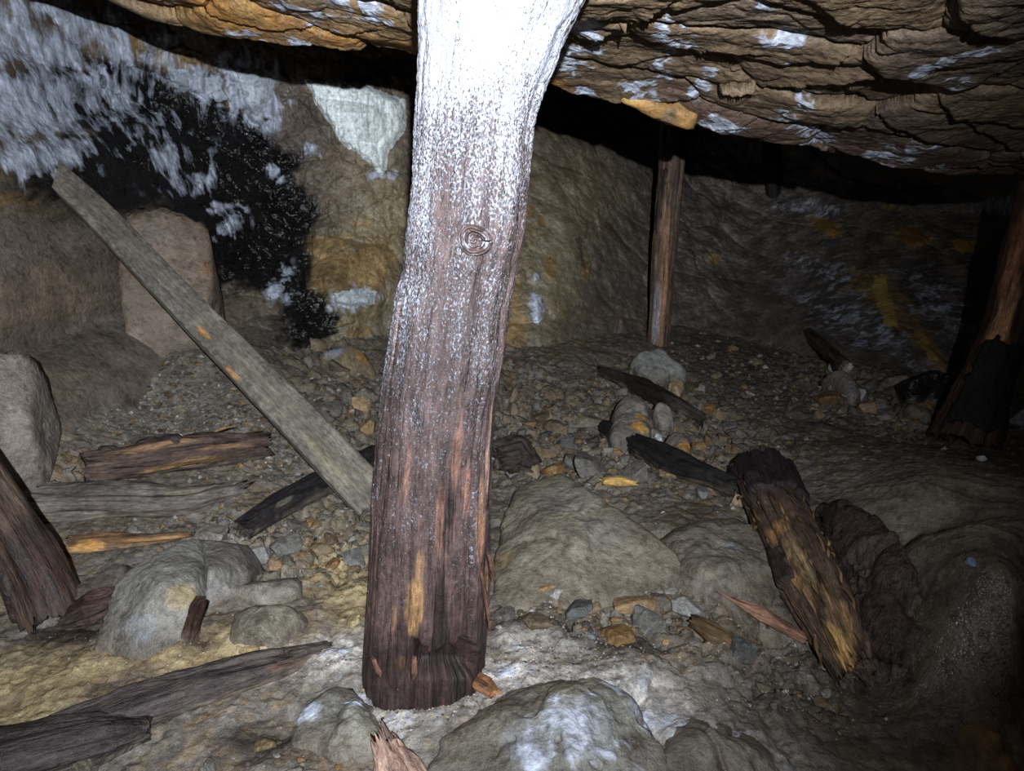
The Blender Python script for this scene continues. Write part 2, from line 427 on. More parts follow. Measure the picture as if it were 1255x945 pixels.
wl += [(-3.0,0.2,1.2),(-3.0,1.2,1.4),(-3.0,2.2,1.5),(-1.8,2.2,2.9),(-.5,2.2,4.0),(1,2.2,6.2),(2.6,2.2,5),(4.4,2.2,3.2),(4.4,.2,2.6),(4.4,1.2,2.9),(3.4,0,3.1),(.3,-.3,3.9),(1.6,-.3,4.2),(-1.2,-.3,3.0)]
wall_base = TPS(wl, 2e-3)
wxs = axis([(-3.0,-2.0,30),(-2.0,-.3,430),(-.3,2.9,420),(2.9,4.4,50)])
wzs = axis([(-.3,.15,40),(.15,1.75,400),(1.75,2.3,24)])
WX, WZ = np.meshgrid(wxs, wzs, indexing='ij')
WY = wall_base(WX, WZ)
WB = Grid(wxs, wzs, WY)
def whit0(px, py): return _march(lambda P: WB(P[:, 0], P[:, 2])-P[:, 1], px, py, 1.2, 9)
_ww1 = fbm(WX, WY, WZ, 8, 3, seed=73); _ww2 = fbm(WX, WY, WZ, 8, 3, seed=74)
def wall_mask(blobs, warp=.05, wf=6.0, seed=0):
    wx = WX + warp*np.roll(_ww1, seed*3, 1); wz = WZ + warp*np.roll(_ww2, seed*5, 1)
    m = np.zeros_like(WX)
    for b in blobs:
        px, py, rx, ry = b[:4]; s = b[4] if len(b) > 4 else 1.0; rot = math.radians(b[5]) if len(b) > 5 else 0
        p, d = whit0(px, py); k = d/F
        # a wall that runs obliquely shows its width foreshortened less in x than in y
        dx = (wx-p[0])/k; dz = (wz-p[2])/k
        a = dx*math.cos(rot)-dz*math.sin(rot); bb = dx*math.sin(rot)+dz*math.cos(rot)
        m = np.maximum(m, s*np.exp(-((a/rx)**2+(bb/ry)**2)*.9))
    return m
q_low = fbm(WX, WY, WZ, 1.8, 4, seed=21); q_mid = fbm(WX, WY, WZ, 7, 5, .55, seed=22); q_hi = fbm(WX, WY, WZ, 36, 3, .6, seed=23)
g1, ge1, gi1 = facets(WX*.8+WZ*.35+.04*q_mid, WZ+.2*WX+.04*q_low, .30, 41, 1.2); g2, ge2, gi2 = facets(WX+.03*q_mid, WZ*.8-.3*WX, .13, 43, 1.2)
flow = wall_mask([(18,50,30,50,.85),(20,130,26,60,.85),(30,185,24,30,.8),(60,20,30,20,.7),(110,40,34,24,.62),(165,62,26,30,.66),(205,75,20,34,.62),(250,105,20,24),(310,105,28,36),(310,145,16,16,.6),(110,100,16,30,.7),
    (180,150,20,36,.42),(200,190,16,24,.45),(230,225,14,14,.5),(255,210,5,24,.55),(280,280,12,20,.5),(380,180,10,10,.7),(435,365,30,12,.95),(345,350,16,20,.4),(120,150,14,30,.5),(140,120,12,26,.6),
    (265,255,10,10,.7),(330,210,5,8,.8),(345,220,8,6,.5),(475,215,16,6,.6),(655,340,4,8,.8),(658,380,7,16,1.2),(990,255,30,10,.5),(1060,400,40,30,.36),(1180,400,50,50,.36),(1240,250,24,12,.55),(1010,330,30,20,.3)], .03, 9, seed=31)
black = wall_mask([(150,120,44,44),(190,200,50,60),(250,170,40,70),(300,170,44,60),(330,220,50,60),(270,260,40,60),(330,290,60,40),(360,350,34,60),(385,390,30,40),(330,330,40,60),(345,260,60,60),(290,300,30,50),(150,190,40,30,.9),(255,120,36,36,.8),(400,270,30,30,.6)], .06, 6, seed=33)
black = black*(1-.9*np.clip(wall_mask([(360,150,26,30),(410,220,40,50),(420,300,40,60),(310,105,30,36),(310,380,40,28,.8)], seed=35), 0, 1))
org = wall_mask([(160,52,12,20),(235,75,30,18),(285,120,14,24,.9),(420,330,40,28),(395,340,16,34),(455,325,30,40),(400,300,40,16,.8),(440,275,26,14,.5),(440,405,14,8,.9),(625,400,22,50),(675,325,8,14,1.1),(650,258,6,8,1.1),(662,270,6,6,1.1),(718,330,5,16,1),(630,360,14,30,.8),
    (1085,370,13,34,1.2),(1105,365,8,14,1),(1130,420,12,26,1.1),(1145,440,10,10,.9),(1015,278,16,10,1),(1115,290,26,14,.9),(1180,300,16,10,1),(1090,255,10,7,.8),(1040,345,10,10,.7),(875,318,12,10,.8),(985,250,5,5,.8),(12,245,12,10,.8),(975,305,12,9,.6),(1060,255,14,8,.6)], .03, 9, seed=37)
olive = wall_mask([(450,380,50,50),(470,280,50,80),(660,300,50,130),(720,240,60,50)], seed=38)
rid = fbm(WX*16, WY*16, WZ*3.0, 1, 3, seed=25)
smoothm = wall_mask([(80,320,90,80),(680,280,50,110),(720,210,60,40)], seed=36)
curtain_clear = 1-np.clip(flow, 0, 1)
dY = .06*q_low + .05*q_mid*(1-.45*smoothm) - .035*g1*(1-.6*smoothm) - .014*g2*(1-.5*smoothm)*(1-.75*sstep(-.2, .3, WX)) + .03*fbm(WX*.8+WZ*.6, WY, WZ*1.6-WX*.5, 5, 4, .6, seed=28)*sstep(-.2, .3, WX) + .006*q_hi + .010*rid*np.clip(flow, 0, 1) + black*(.05+.03*fbm(WX, WY, WZ, 14, 3, seed=27, ridged=True)) - .03*np.clip(flow, 0, 1)
WY = WY + dY
WG = Grid(wxs, wzs, WY)
c = lerp(rgb(104,92,82), rgb(84,72,62), sstep(-.4, .4, q_low))
c = lerp(c, rgb(126,116,104), .5*sstep(.05, .5, q_mid))
c = lerp(c, rgb(70,58,50), .6*sstep(.15, .6, -q_mid))
c = lerp(c, np.array([rgb(108,98,88), rgb(92,80,68), rgb(122,106,86), rgb(86,78,72)])[(gi2*3.99).astype(int)], .4)
c = lerp(c, lerp(rgb(134,120,88), rgb(158,148,124), sstep(-.3, .4, q_mid)), olive*.75)  # dusty olive rock, its colour lightened to stand in for the beam
right = sstep(.6, 1.2, WX)
c = lerp(c, lerp(rgb(84,76,70), rgb(128,118,110), sstep(-.3, .5, q_mid+.4*q_hi)), right*.8)
c = lerp(c, lerp(rgb(116,92,62), rgb(152,126,84), sstep(-.2, .35, q_mid+q_hi*.5)), np.clip(.9*sstep(.38, .72, org+.38*q_mid+.25*q_hi)+.25*org, 0, .92))
c = lerp(c, rgb(12,11,13), np.clip(sstep(.22, .6, black+.25*q_mid+.15*q_hi), 0, .97))
wet = np.clip(black*1.1 + .35*olive + .15, 0, 1)
V = np.stack([WX, WY, WZ], -1).reshape(len(wxs), len(wzs), 3)
def wall_part(name, i0, i1, label):
    n = i1-i0
    o = mesh_obj(name, V[i0:i1].reshape(-1, 3), grid_faces(n, len(wzs), flip=False), c[i0:i1].reshape(-1, 3),
        {'wet': wet[i0:i1].ravel(), 'crust': flow[i0:i1].ravel()}, M_WALL)
    return tag(o, label, None, None, 'structure')
isp = int(np.searchsorted(wxs, -.28))
wall_left = wall_part('wall_left', 0, isp+1, 'dark wet rock wall with white mineral streaks')
wall_back = wall_part('wall_back', isp, len(wxs), 'dim brown rock wall at the back of the chamber')
def whit(px, py): return _march(lambda P: WG(P[:, 0], P[:, 2])-P[:, 1], px, py, 1.2, 9)

# ------------------------------------------------------------------ ceiling: z = f(x, y), falling towards a ragged lip, then open
LIP = [(120,-6,2.35),(200,20,2.3),(300,42,2.22),(400,52,2.2),(505,72,2.22),(590,86,2.3),(672,99,2.4),(745,116,2.5),(800,128,2.52),(850,158,2.6),(920,172,2.62),(990,183,2.65),(1060,199,2.68),(1150,215,2.7),(1255,222,2.7)]
cp = [tuple(at(*q)) for q in LIP]
for q in [(300,0,1.95),(450,0,1.82),(600,0,1.65),(720,0,1.6),(900,0,1.55),(1100,0,1.45),(1255,0,1.4),(800,60,2.05),(1000,100,2.0),(1200,100,1.9),(1255,160,2.25),(1060,150,2.3),(900,60,1.95)]:
    cp.append(tuple(at(*q)))
cp += [(-1.4,.8,1.62),(0,.6,1.6),(1.2,.6,1.5),(0,-.5,1.7),(-2.2,1.2,1.7),(2.2,1.0,1.3),(2.4,2.4,1.0),(-2.2,.2,1.7),(2.4,0,1.4)]
ceil_base = TPS(cp, 1e-3)
lp = np.array([at(*q) for q in LIP])
lipx = np.concatenate([[-2.6,-1.7], lp[:, 0], [2.3, 3.6]]); lipy = np.concatenate([[2.0,2.2], lp[:, 1], [2.85, 2.7]])
cxs = axis([(-2.6,-1.15,60),(-1.15,2.0,640),(2.0,3.6,60)])
ctv = axis([(-1.0,-.62,30),(-.62,0.0,420)])     # rows in front of the lip (fraction of the way), then the rise behind it
ctv2 = axis([(0.0,.14,50),(.14,2.2,30)])[1:]
ly = np.interp(cxs, lipx, lipy)
ly = ly + .05*fbm(cxs, 0, 0, 3.1, 4, seed=51) + .012*fbm(cxs, 0, 0, 22, 3, seed=52)
A, B = np.meshgrid(cxs, np.concatenate([ctv, ctv2]), indexing='ij')
LY = ly[:, None]
CYY = np.where(B < 0, LY + B*(LY+.6), LY + B)
CZ = ceil_base(A, np.minimum(CYY, LY))
def chit0(px, py): return _march(lambda P: ceil_base(P[:, 0], P[:, 1])-P[:, 2], px, py, .7, 3.2, 600)
k_low = fbm(A, CYY, 0, 2.4, 4, seed=53); k_mid = fbm(A*.8, CYY*1.6, 0, 9, 4, .55, seed=54); k_hi = fbm(A, CYY*1.5, 0, 45, 3, .6, seed=55)
f1, fe1, fi1 = facets(A*.7+.25*CYY+.03*k_mid, CYY*1.3-.25*A, .34, 61, 1.0); f2, fe2, fi2 = facets(A+.02*k_mid, CYY*1.5+.4*A, .12, 63, 1.3)
dz = .035*k_low + .009*k_mid - .036*f1 - .005*f2 + .003*k_hi
cracks = [([(862,92),(890,100),(960,103),(1060,97),(1130,105),(1190,103),(1230,86),(1262,76)], .055, .10),
    ([(680,56),(720,43),(750,35),(800,12),(830,-4)], .05, .08),
    ([(760,72),(800,66),(842,61),(870,47),(900,50),(945,62)], .022, .05),
    ([(950,78),(1010,80),(1070,58),(1110,56)], .020, .05),
    ([(985,-5),(1030,20),(1085,50)], .020, .05),
    ([(1160,-8),(1200,22),(1262,48)], .035, .06),
    ([(872,150),(940,143),(1000,160),(1064,149)], .014, .04),
    ([(1030,112),(1080,140),(1130,165),(1175,178)], .022, .05),
    ([(1145,116),(1200,158),(1262,195)], .022, .05),
    ([(735,108),(790,114),(872,121)], .035, .06),
    ([(230,12),(320,31),(420,37),(470,34)], .014, .04),
    ([(480,-4),(500,20),(520,30)], .05, .06)]
for pts, gap, L in cracks:
    w3 = np.array([chit0(*p)[0] for p in pts]); o = np.argsort(w3[:, 0]); w3 = w3[o]
    yc = np.interp(A, w3[:, 0], w3[:, 1]) + .010*fbm(A, 0, 0, 10, 3, seed=57)
    e = sstep(w3[0, 0]-.02, w3[0, 0]+.06, A)*(1-sstep(w3[-1, 0]-.06, w3[-1, 0]+.02, A))
    t = CYY-yc
    dz = dz + e*np.where(t < 0, -.45*gap*np.exp(np.minimum(t, 0)/L), gap*np.exp(-np.maximum(t, 0)/(L*.45)))
CZ = CZ + dz*np.where(B > 0, np.exp(-np.maximum(B, 0)/.3), 1)
back = np.maximum(B, 0)
CZ = CZ + .75*sstep(-.02, .4, back)*(back > 0) + .05*sstep(0, .02, back)
def ceil_mask(blobs, warp=.03, wf=9, seed=0):
    wx = A + warp*k_mid; wy = CYY - warp*np.roll(k_mid, 40, 0)
    m = np.zeros_like(A)
    for b in blobs:
        px, py, rx, ry = b[:4]; s = b[4] if len(b) > 4 else 1
        p, d = chit0(px, py); a, _ = chit0(px, py-ry); q, _ = chit0(px, py+ry)
        ex = rx*d/F; ey = max(.02, abs(a[1]-q[1])/2)
        m = np.maximum(m, s*np.exp(-.9*(((wx-p[0])/ex)**2+((wy-p[1])/ey)**2)))
    return m
veins = 1-np.abs(fbm(A*.9+.3*CYY, CYY, 0, 7, 3, seed=58))*5
ccr = ceil_mask([(715,32,18,14,1),(700,75,20,16,.8),(730,58,16,10,.7),(825,50,14,24,.75),(812,32,10,10,.8),(935,6,20,10,.9),(1140,78,14,16,1.15),(1170,95,24,7,.9),(1195,60,22,8,.8),(955,48,22,8,.7),(965,75,8,6,.8),
    (770,104,24,10,.75),(800,108,24,10,.85),(880,145,22,12,1),(975,130,16,20,.8),(1000,160,30,12,.9),(1030,160,20,10,.7),(1078,193,14,10,1),(1100,198,26,6,.8),(1150,205,20,5,.7),(1000,180,30,5,.7),(1130,182,20,10,.6),(860,100,10,24,.6),(715,105,20,8,.6),(820,90,12,24,.6),
    (360,12,30,18,.75),(380,30,20,10,.7),(440,10,30,16,.5),(370,48,18,5,.9),(420,40,20,6,.5),(480,60,16,6,.4),(300,38,24,5,.5),(200,5,16,8,.5)], seed=60)
veins2 = 1-np.abs(fbm(A+.2*CYY, CYY*.8, 3, 15, 3, seed=59))*5
ccr = np.clip(1.25*ccr*(.22+sstep(.35, .85, veins)+.6*sstep(.4, .9, veins2)), 0, 1.1)
corg = ceil_mask([(270,22,60,16,1.1),(330,20,50,20,.8),(420,45,70,12,1),(490,60,30,12,1.1),(460,20,40,16,.45),(680,100,14,6,1),(210,10,50,12,1)], seed=62)
c = lerp(rgb(124,104,82), rgb(98,80,62), sstep(-.4, .4, k_low))
c = lerp(c, np.array([rgb(126,106,82), rgb(104,86,68), rgb(134,116,92), rgb(98,86,78)])[(fi1*3.99).astype(int)], .5)
c = lerp(c, rgb(88,68,54), .4*sstep(.1, .5, k_mid))
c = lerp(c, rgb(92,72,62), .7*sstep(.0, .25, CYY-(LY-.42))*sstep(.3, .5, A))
c = lerp(c, lerp(rgb(160,112,58), rgb(196,152,88), sstep(-.2, .3, k_mid+.5*k_hi)), np.clip(corg*.95, 0, .92))
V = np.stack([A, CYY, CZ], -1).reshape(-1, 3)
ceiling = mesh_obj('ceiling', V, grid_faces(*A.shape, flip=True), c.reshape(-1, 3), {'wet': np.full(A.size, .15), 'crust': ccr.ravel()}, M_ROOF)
tag(ceiling, 'low roof of cracked brown rock slabs with white mineral veins', None, None, 'structure')

# ================================================================== BUILDERS FOR STONE AND TIMBER
_ico = {}
def ico(s):
    if s not in _ico:
        bm = bmesh.new(); bmesh.ops.create_icosphere(bm, subdivisions=s, radius=1.0)
        _ico[s] = (np.array([v.co[:] for v in bm.verts]), np.array([[v.index for v in f.verts] for f in bm.faces])); bm.free()
    return _ico[s]
def spec(q):
    """(px, py, lift above floor) or ('d', px, py, distance) or ('w', x, y, z)"""
    if q[0] == 'd': return at(*q[1:])
    if q[0] == 'w': return np.array(q[1:], float)
    return fhit(*q)[0]
def pick(V, px, py):
    x, y, d = proj(V)
    e = np.hypot(x-px, y-py); near = e < max(3.0, e.min()*1.3+1)
    i = np.where(near)[0]
    return i[np.argmin(d[i])]
def hull_planes(P):
    bm = bmesh.new()
    for p in P: bm.verts.new(p)
    bmesh.ops.convex_hull(bm, input=bm.verts)
    bm.normal_update()
    out = [(np.array(f.normal[:]), np.array(f.verts[0].co[:])) for f in bm.faces if f.calc_area() > 1e-7]
    bm.free(); return out
def radial(U, N, H, p):
    k = np.maximum(U @ N.T, 1e-6)/H
    m = k.max(1)
    return 1.0/(m*((k/m[:, None])**p).sum(1)**(1.0/p))
_seed = [100]
def stone_colors(V, N0, base, seed, var=.35):
    n = fbm(V[:, 0], V[:, 1], V[:, 2], 14, 3, seed=seed); n2 = fbm(V[:, 0], V[:, 1], V[:, 2], 5, 2, seed=seed+3)
    c = lerp(np.broadcast_to(base, V.shape), base*1.35+.01, sstep(0, .45, n)*var*2)
    return lerp(c, base*np.array([.62, .58, .54]), sstep(0, .45, -n2)*var*2)
MUD = rgb(98,86,74)
def mud(V, col, nn, h=.05, s=.8):
    """clay and dust caked on the part of a thing that is bedded in the floor"""
    k = V[..., 2] - FZ(V[..., 0], V[..., 1])
    return lerp(col, MUD*(1+.5*nn[..., None]), s*sstep(h, .0, k + .05*nn))
def hull_rock(name, pts, label, base, cat='rock', back=.15, sub=5, p=16, amp=.012, freq=9, patches=(), group=None, mat=None, wet=.1, crust=(), strat=0.0, sdir=(0,0,1), parent=None, drop=True, chips=18):
    _seed[0] += 1; sd = _seed[0]
    P = np.array([spec(q) for q in pts])
    B = P + np.array([0, back, 0]); B[:, 2] = np.minimum(B[:, 2]-.3*back, FZ(B[:, 0], B[:, 1])+.01)
    D = P.copy(); D[:, 2] = FZ(P[:, 0], P[:, 1]) - .05
    if not drop: B = P + np.array([0, back, .02]); D = P + np.array([0, back*.5, .12])
    A_ = np.vstack([P, B, D])
    cen = A_.mean(0)
    pl = hull_planes(A_)
    N = np.array([q[0] for q in pl]); H = np.array([max(1e-3, q[0] @ (q[1]-cen)) for q in pl])
    rg = np.random.default_rng(sd)
    N2 = rg.normal(size=(chips, 3)); N2 /= np.linalg.norm(N2, axis=1)[:, None]
    H2 = ((A_-cen) @ N2.T).max(0)*rg.uniform(.78, .97, chips)
    N = np.vstack([N, N2]); H = np.concatenate([H, H2])
    U, Fc = ico(sub)
    V = cen + U*radial(U, N, H, p)[:, None]
    n = fbm(V[:, 0], V[:, 1], V[:, 2], freq, 5, .55, seed=sd)
    r2 = fbm(V[:, 0], V[:, 1], V[:, 2], freq*.6, 3, .5, seed=sd+5, ridged=True)
    fine_ = fbm(V[:, 0], V[:, 1], V[:, 2], freq*4, 3, .6, seed=sd+6)
    ck_ = fbm(V[:, 0], V[:, 1], V[:, 2], freq*.45, 2, .5, seed=sd+8, ridged=True)
    d = amp*n - amp*.8*sstep(.45, .9, r2) + amp*.22*fine_ - amp*.9*sstep(.86, .97, ck_)
    if strat:
        s = V @ np.array(sdir, float)
        d = d + strat*np.abs(fbm(s*26, V[:, 0]*3, V[:, 1]*3, 1, 3, seed=sd+7))
    V = V + U*d[:, None]
    col = stone_colors(V, U, np.asarray(base, float), sd)
    nn = fbm(V[:, 0], V[:, 1], V[:, 2], 18, 3, seed=sd+9)
    cr = np.zeros(len(V))
    for q in patches:
        px, py, r, cc, s = q; i = pick(V, px, py); dd = proj(V[i])[2]
        e = np.linalg.norm(V-V[i], axis=1)/(r*dd/F)
        col = lerp(col, np.asarray(cc), s*sstep(1.15, .55, e+.45*nn))
    for px, py, r, s in crust:
        i = pick(V, px, py); dd = proj(V[i])[2]
        cr = np.maximum(cr, s*np.exp(-(np.linalg.norm(V-V[i], axis=1)/(r*dd/F))**2))
    col = mud(V, col, nn)
    org = np.array([cen[0], cen[1], fz(cen[0], cen[1])])
    at_ = {'wet': np.full(len(V), wet), 'crust': cr}
    if mat in (M_ROT, M_WOOD): at_['gco'] = V*np.array([1, 1, 1]); at_['frost'] = np.zeros(len(V))
    if parent is not None: return mesh_obj(name, V, Fc, col, at_, mat or M_STONE, parent=parent)
    o = mesh_obj(name, V, Fc, col, at_, mat or M_STONE, origin=org)
    return tag(o, label, cat, group)
def stone(px, py, wpx, hpx, base, label, group=None, rng=None, sub=None, name='stone', cat='stone', crust=0, flat=None, d=None, sink=.22, tilt=None, patches=()):
    """an angular loose stone whose foot stands on the floor below the measured pixel"""
    rng = rng or np.random.default_rng(int(px*7+py*13))
    _seed[0] += 1; sd = _seed[0]
    P, dd = fhit(px, py + hpx*.30)
    sx = wpx*dd/F/2; sz = hpx*dd/F/2*.95; sy = (sx+sz)/2*rng.uniform(.8, 1.1)
    if sub is None: sub = 3 if max(wpx, hpx) < 30 else 4
    U, Fc = ico(sub)
    nN = rng.integers(9, 14)
    N = rng.normal(size=(nN, 3)); N = np.vstack([N/np.linalg.norm(N, axis=1)[:, None], np.array([[0,0,-1.]])])
    H = rng.uniform(.55, 1.0, len(N)); N = np.vstack([N, np.eye(3), -np.eye(3)]); H = np.concatenate([H, np.full(6, 1.02)])
    V = U*radial(U, N, H, 44)[:, None]
    V = V/np.abs(V).max(0)
    V = V*(1 + .07*fbm(V[:, 0], V[:, 1], V[:, 2], 2.6, 4, .6, seed=sd))[:, None]
    a = rng.uniform(-.35, .35) if tilt is None else tilt
    V = V*np.array([sx, sy, sz]); ca, sa = math.cos(a), math.sin(a)
    V = np.stack([V[:, 0]*ca - V[:, 2]*sa, V[:, 1], V[:, 0]*sa + V[:, 2]*ca], 1)
    lo = V[:, 2].min()
    org = np.array([P[0], P[1], fz(P[0], P[1])])
    V = V + np.array([0, 0, -lo - sink*2*sz])
    base = np.asarray(base, float)
    col = stone_colors(V+org, U, base, sd, .3)
    nn = fbm(V[:, 0]+org[0], V[:, 1], V[:, 2], 22, 2, seed=sd+9)
    for r_, cc, s in patches:
        k = rng.integers(0, len(V)//2)
        e = np.linalg.norm(V-V[pick(V+org, px+rng.uniform(-.2, .2)*wpx, py+rng.uniform(-.2, .2)*hpx)], axis=1)/(r_*dd/F)
        col = lerp(col, np.asarray(cc), s*sstep(1.1, .6, e+.4*nn))
    o = mesh_obj(name, V+org, Fc, col, {'wet': np.full(len(V), .1), 'crust': np.full(len(V), crust)}, M_STONE, origin=org, smooth=False)
    return tag(o, label, cat, group)

class Log:
    """a length of timber: swept section with grain relief, broken ends and coloured patches"""
    def __init__(self, pts, rad, ref=(0, 0, 1), roll=0.0, nl=160, nt=72, flat=1.0, sq=2.0, grain=.0025, groove=.005, warp=.05, jag=(.02, .02), seed=None, profile=None):
        _seed[0] += 1; self.sd = seed or _seed[0]
        P = np.array([spec(q) for q in pts]) if not isinstance(pts, np.ndarray) else pts
        seg = np.concatenate([[0], np.cumsum(np.linalg.norm(np.diff(P, axis=0), axis=1))]); self.L = seg[-1]
        t = np.linspace(0, 1, nl); s = t*self.L
        # cubic-smooth interpolation of the axis
        C = np.stack([np.interp(s, seg, P[:, i]) for i in range(3)], 1)
        if len(P) > 2:
            k = max(3, nl//(2*len(P))) | 1; pad = k//2
            Cp = np.concatenate([np.repeat(C[:1], pad, 0), C, np.repeat(C[-1:], pad, 0)])
            Cs = np.stack([np.convolve(Cp[:, i], np.ones(k)/k, 'valid') for i in range(3)], 1)
            wgt = np.minimum(1, np.minimum(np.arange(nl), np.arange(nl)[::-1])/(pad+1))[:, None]
            C = C*(1-wgt)+Cs*wgt
        T = np.gradient(C, axis=0); T /= np.linalg.norm(T, axis=1)[:, None]
        R = np.array(ref, float)
        S = np.cross(T, R); S /= np.linalg.norm(S, axis=1)[:, None]; Nn = np.cross(S, T)
        rr = np.interp(t, np.linspace(0, 1, len(rad)) if profile is None else profile, rad)
        th = np.linspace(-math.pi, math.pi, nt, endpoint=False)
        tt, hh = np.meshgrid(t, th, indexing='ij')
        ca, sa = np.cos(hh), np.sin(hh)
        se = (np.abs(ca)**sq + np.abs(sa)**sq)**(-1.0/sq)
        cr_, sr_ = math.cos(roll), math.sin(roll)
        a = se*ca; b = se*sa*flat if flat else se*sa
        self.t, self.th = tt, hh
        r = rr[:, None]
        ln = tt*self.L
        gx, gy = ca*r, sa*r
        sd = self.sd
        w1 = fbm(ca*1.1+sd, sa*1.1, ln*5, 1, 3, seed=sd*.37)
        g1 = fbm(gx*55, gy*55, ln*3.0, 1, 3, .6, seed=sd*.11)
        g2 = fbm(gx*20, gy*20, ln*1.3, 1, 3, .5, seed=sd*.23, ridged=True)
        self.g1, self.g2, self.w1 = g1, g2, w1
        rad_ = r*(1+warp*w1*2) + grain*g1 - groove*sstep(.35, .9, g2)
        self.rad0 = r
        self.rad = rad_
        self.C, self.T, self.S, self.N = C, T, S, Nn
        self.a = a*cr_ - b*sr_; self.b = a*sr_ + b*cr_
        self.gco = np.stack([gx, gy, ln], -1)
        j0 = jag[0]*fbm(ca*2.2, sa*2.2, 0.3, 1, 4, .7, seed=sd*.5)*2; j1 = jag[1]*fbm(ca*2.2, sa*2.2, 5.3, 1, 4, .7, seed=sd*.6)*2
        e0 = min(.3, 2.5*rr[0]/self.L); e1 = min(.3, 2.5*rr[-1]/self.L)
        self.ax = j0*sstep(e0, 0, tt) + j1*sstep(1-e1, 1, tt)
        self.nl, self.nt = nl, nt
    def pos(self, rad=None):
        rad = self.rad if rad is None else rad
        return self.C[:, None, :] + self.N[:, None, :]*(rad*self.a)[..., None] + self.S[:, None, :]*(rad*self.b)[..., None] + self.T[:, None, :]*self.ax[..., None]
    def build(self, name, base, mat, label=None, cat=None, group=None, parent=None, patches=(), frost=None, colfn=None, dark=.5, caps=True, pf=16, dirt=False):
        V = self.pos(); nl, nt = self.nl, self.nt; sd = self.sd
        base = np.asarray(base, float)
        n = fbm(V[..., 0], V[..., 1], V[..., 2], 11, 3, seed=sd*.31)
        c = lerp(np.broadcast_to(base, V.shape), base*1.5, sstep(0, .5, n)*.6)
        c = lerp(c, base*.45, sstep(0, .5, -n)*dark)
        flatV = V.reshape(-1, 3)
        pn = fbm(self.gco[..., 0]*pf, self.gco[..., 1]*pf, self.gco[..., 2]*4, 1.5, 3, .6, seed=sd*.77)
        rmean = float(np.mean(self.rad0))
        for px, py, la, lc, cc, s in patches:
            i = pick(flatV, px, py); dd = proj(flatV[i])[2]
            t0 = self.t.ravel()[i]; h0 = self.th.ravel()[i]
            dl = (self.t-t0)*self.L/(la*dd/F); dh = (np.angle(np.exp(1j*(self.th-h0)))*rmean)/(lc*dd/F)
            c = lerp(c, np.asarray(cc)*(1+.35*self.g1[..., None]), s*sstep(1.2, .7, np.sqrt(dl**2+dh**2)+.55*pn))
        if dirt: c = mud(V, c, pn, .045, .75)
        if colfn: c = colfn(self, V, c, n, pn)
        fr = np.zeros(V.shape[:2]) if frost is None else frost(self, V, n)
        Vs = [flatV]; Cs = [c.reshape(-1, 3)]; Gs = [self.gco.reshape(-1, 3)]; Rs = [fr.ravel()]
        Fs = [grid_faces(nl, nt, wrap_y=True)]
        base_n = nl*nt
        if caps:
            rg = np.random.default_rng(sd)
            for end in (0, nl-1):
                ring = V[end]; cc = self.C[end] + self.T[end]*np.mean(self.ax[end]); prev = np.arange(nt) + end*nt
                sgn = -1 if end == 0 else 1
                for f in (.86, .6, .3):
                    q = cc + (ring-cc)*f
                    q = q + (self.T[end]*sgn)*(self.rad0[end, 0]*.22*(fbm(q[:, 0], q[:, 1], q[:, 2], 40, 3, .6, seed=sd)-.35))[:, None]
                    Vs.append(q); Cs.append(c[end]*(.8+.5*(1-f))); Gs.append(self.gco[end]*np.array([f, f, 1])); Rs.append(fr[end]*.3)
                    idx = np.arange(nt)+base_n; base_n += nt
                    k = np.stack([prev, np.roll(prev, -1), np.roll(idx, -1), idx], 1)
                    Fs.append(k if end else k[:, ::-1]); prev = idx
                Vs.append((cc + self.T[end]*0)[None]); Cs.append(c[end].mean(0)[None]); Gs.append(self.gco[end][:1]*0+self.gco[end][:1]*np.array([0,0,1])); Rs.append(np.zeros(1))
                ci = np.full(nt, base_n); base_n += 1
                k = np.stack([prev, np.roll(prev, -1), ci], 1)
                self._tri = getattr(self, '_tri', []) + [k if end else k[:, ::-1]]
        Vv = np.vstack(Vs)
        quads = np.vstack(Fs)
        faces = quads.tolist() + (np.vstack(self._tri).tolist() if caps else [])
        lo = flatV[np.argmin(flatV[:, 2])]
        o = mesh_obj(name, Vv, faces, np.vstack(Cs), {'gco': np.vstack(Gs), 'frost': np.concatenate(Rs)}, mat, parent=parent,
                     origin=(lo if parent is None else np.array(parent.location)))
        if label: tag(o, label, cat, group)
        self.V = V; self.obj = o
        return o
    def shell(self, name, t0, t1, h0, h1, thick, base, mat, parent, seed=1, patches=()):
        """a ragged sheet of bark or wood lying on part of the surface"""
        nl = max(8, int(self.nl*(t1-t0))); it = np.linspace(t0, t1, nl)*(self.nl-1)
        nt = max(8, int(self.nt*(h1-h0)/(2*math.pi))); ih = (np.linspace(h0, h1, nt)+math.pi)/(2*math.pi)*self.nt
        i = np.clip(np.round(it).astype(int), 0, self.nl-1); j = np.round(ih).astype(int) % self.nt
        g = np.ix_(i, j)
        u, v = np.meshgrid(np.linspace(0, 1, nl), np.linspace(0, 1, nt), indexing='ij')
        ln = self.t[g]*self.L
        e = np.minimum(np.minimum(u, 1-u)*(t1-t0)*self.L, np.minimum(v, 1-v)*(h1-h0)*float(np.mean(self.rad0)))
        nz = fbm(self.gco[g][..., 0]*22, self.gco[g][..., 1]*22, ln*6, 1, 4, .6, seed=seed)
        nz2 = fbm(self.gco[g][..., 0]*9, self.gco[g][..., 1]*9, ln*7, 1, 3, .6, seed=seed+4)
        off = thick*sstep(.0, .012, e + .02*nz + .07*nz2 - .022) - .006*sstep(.012, .0, e + .02*nz + .07*nz2 - .022)
        a = self.a[g]; b = self.b[g]
        rad = self.rad[g] + off + .002*nz
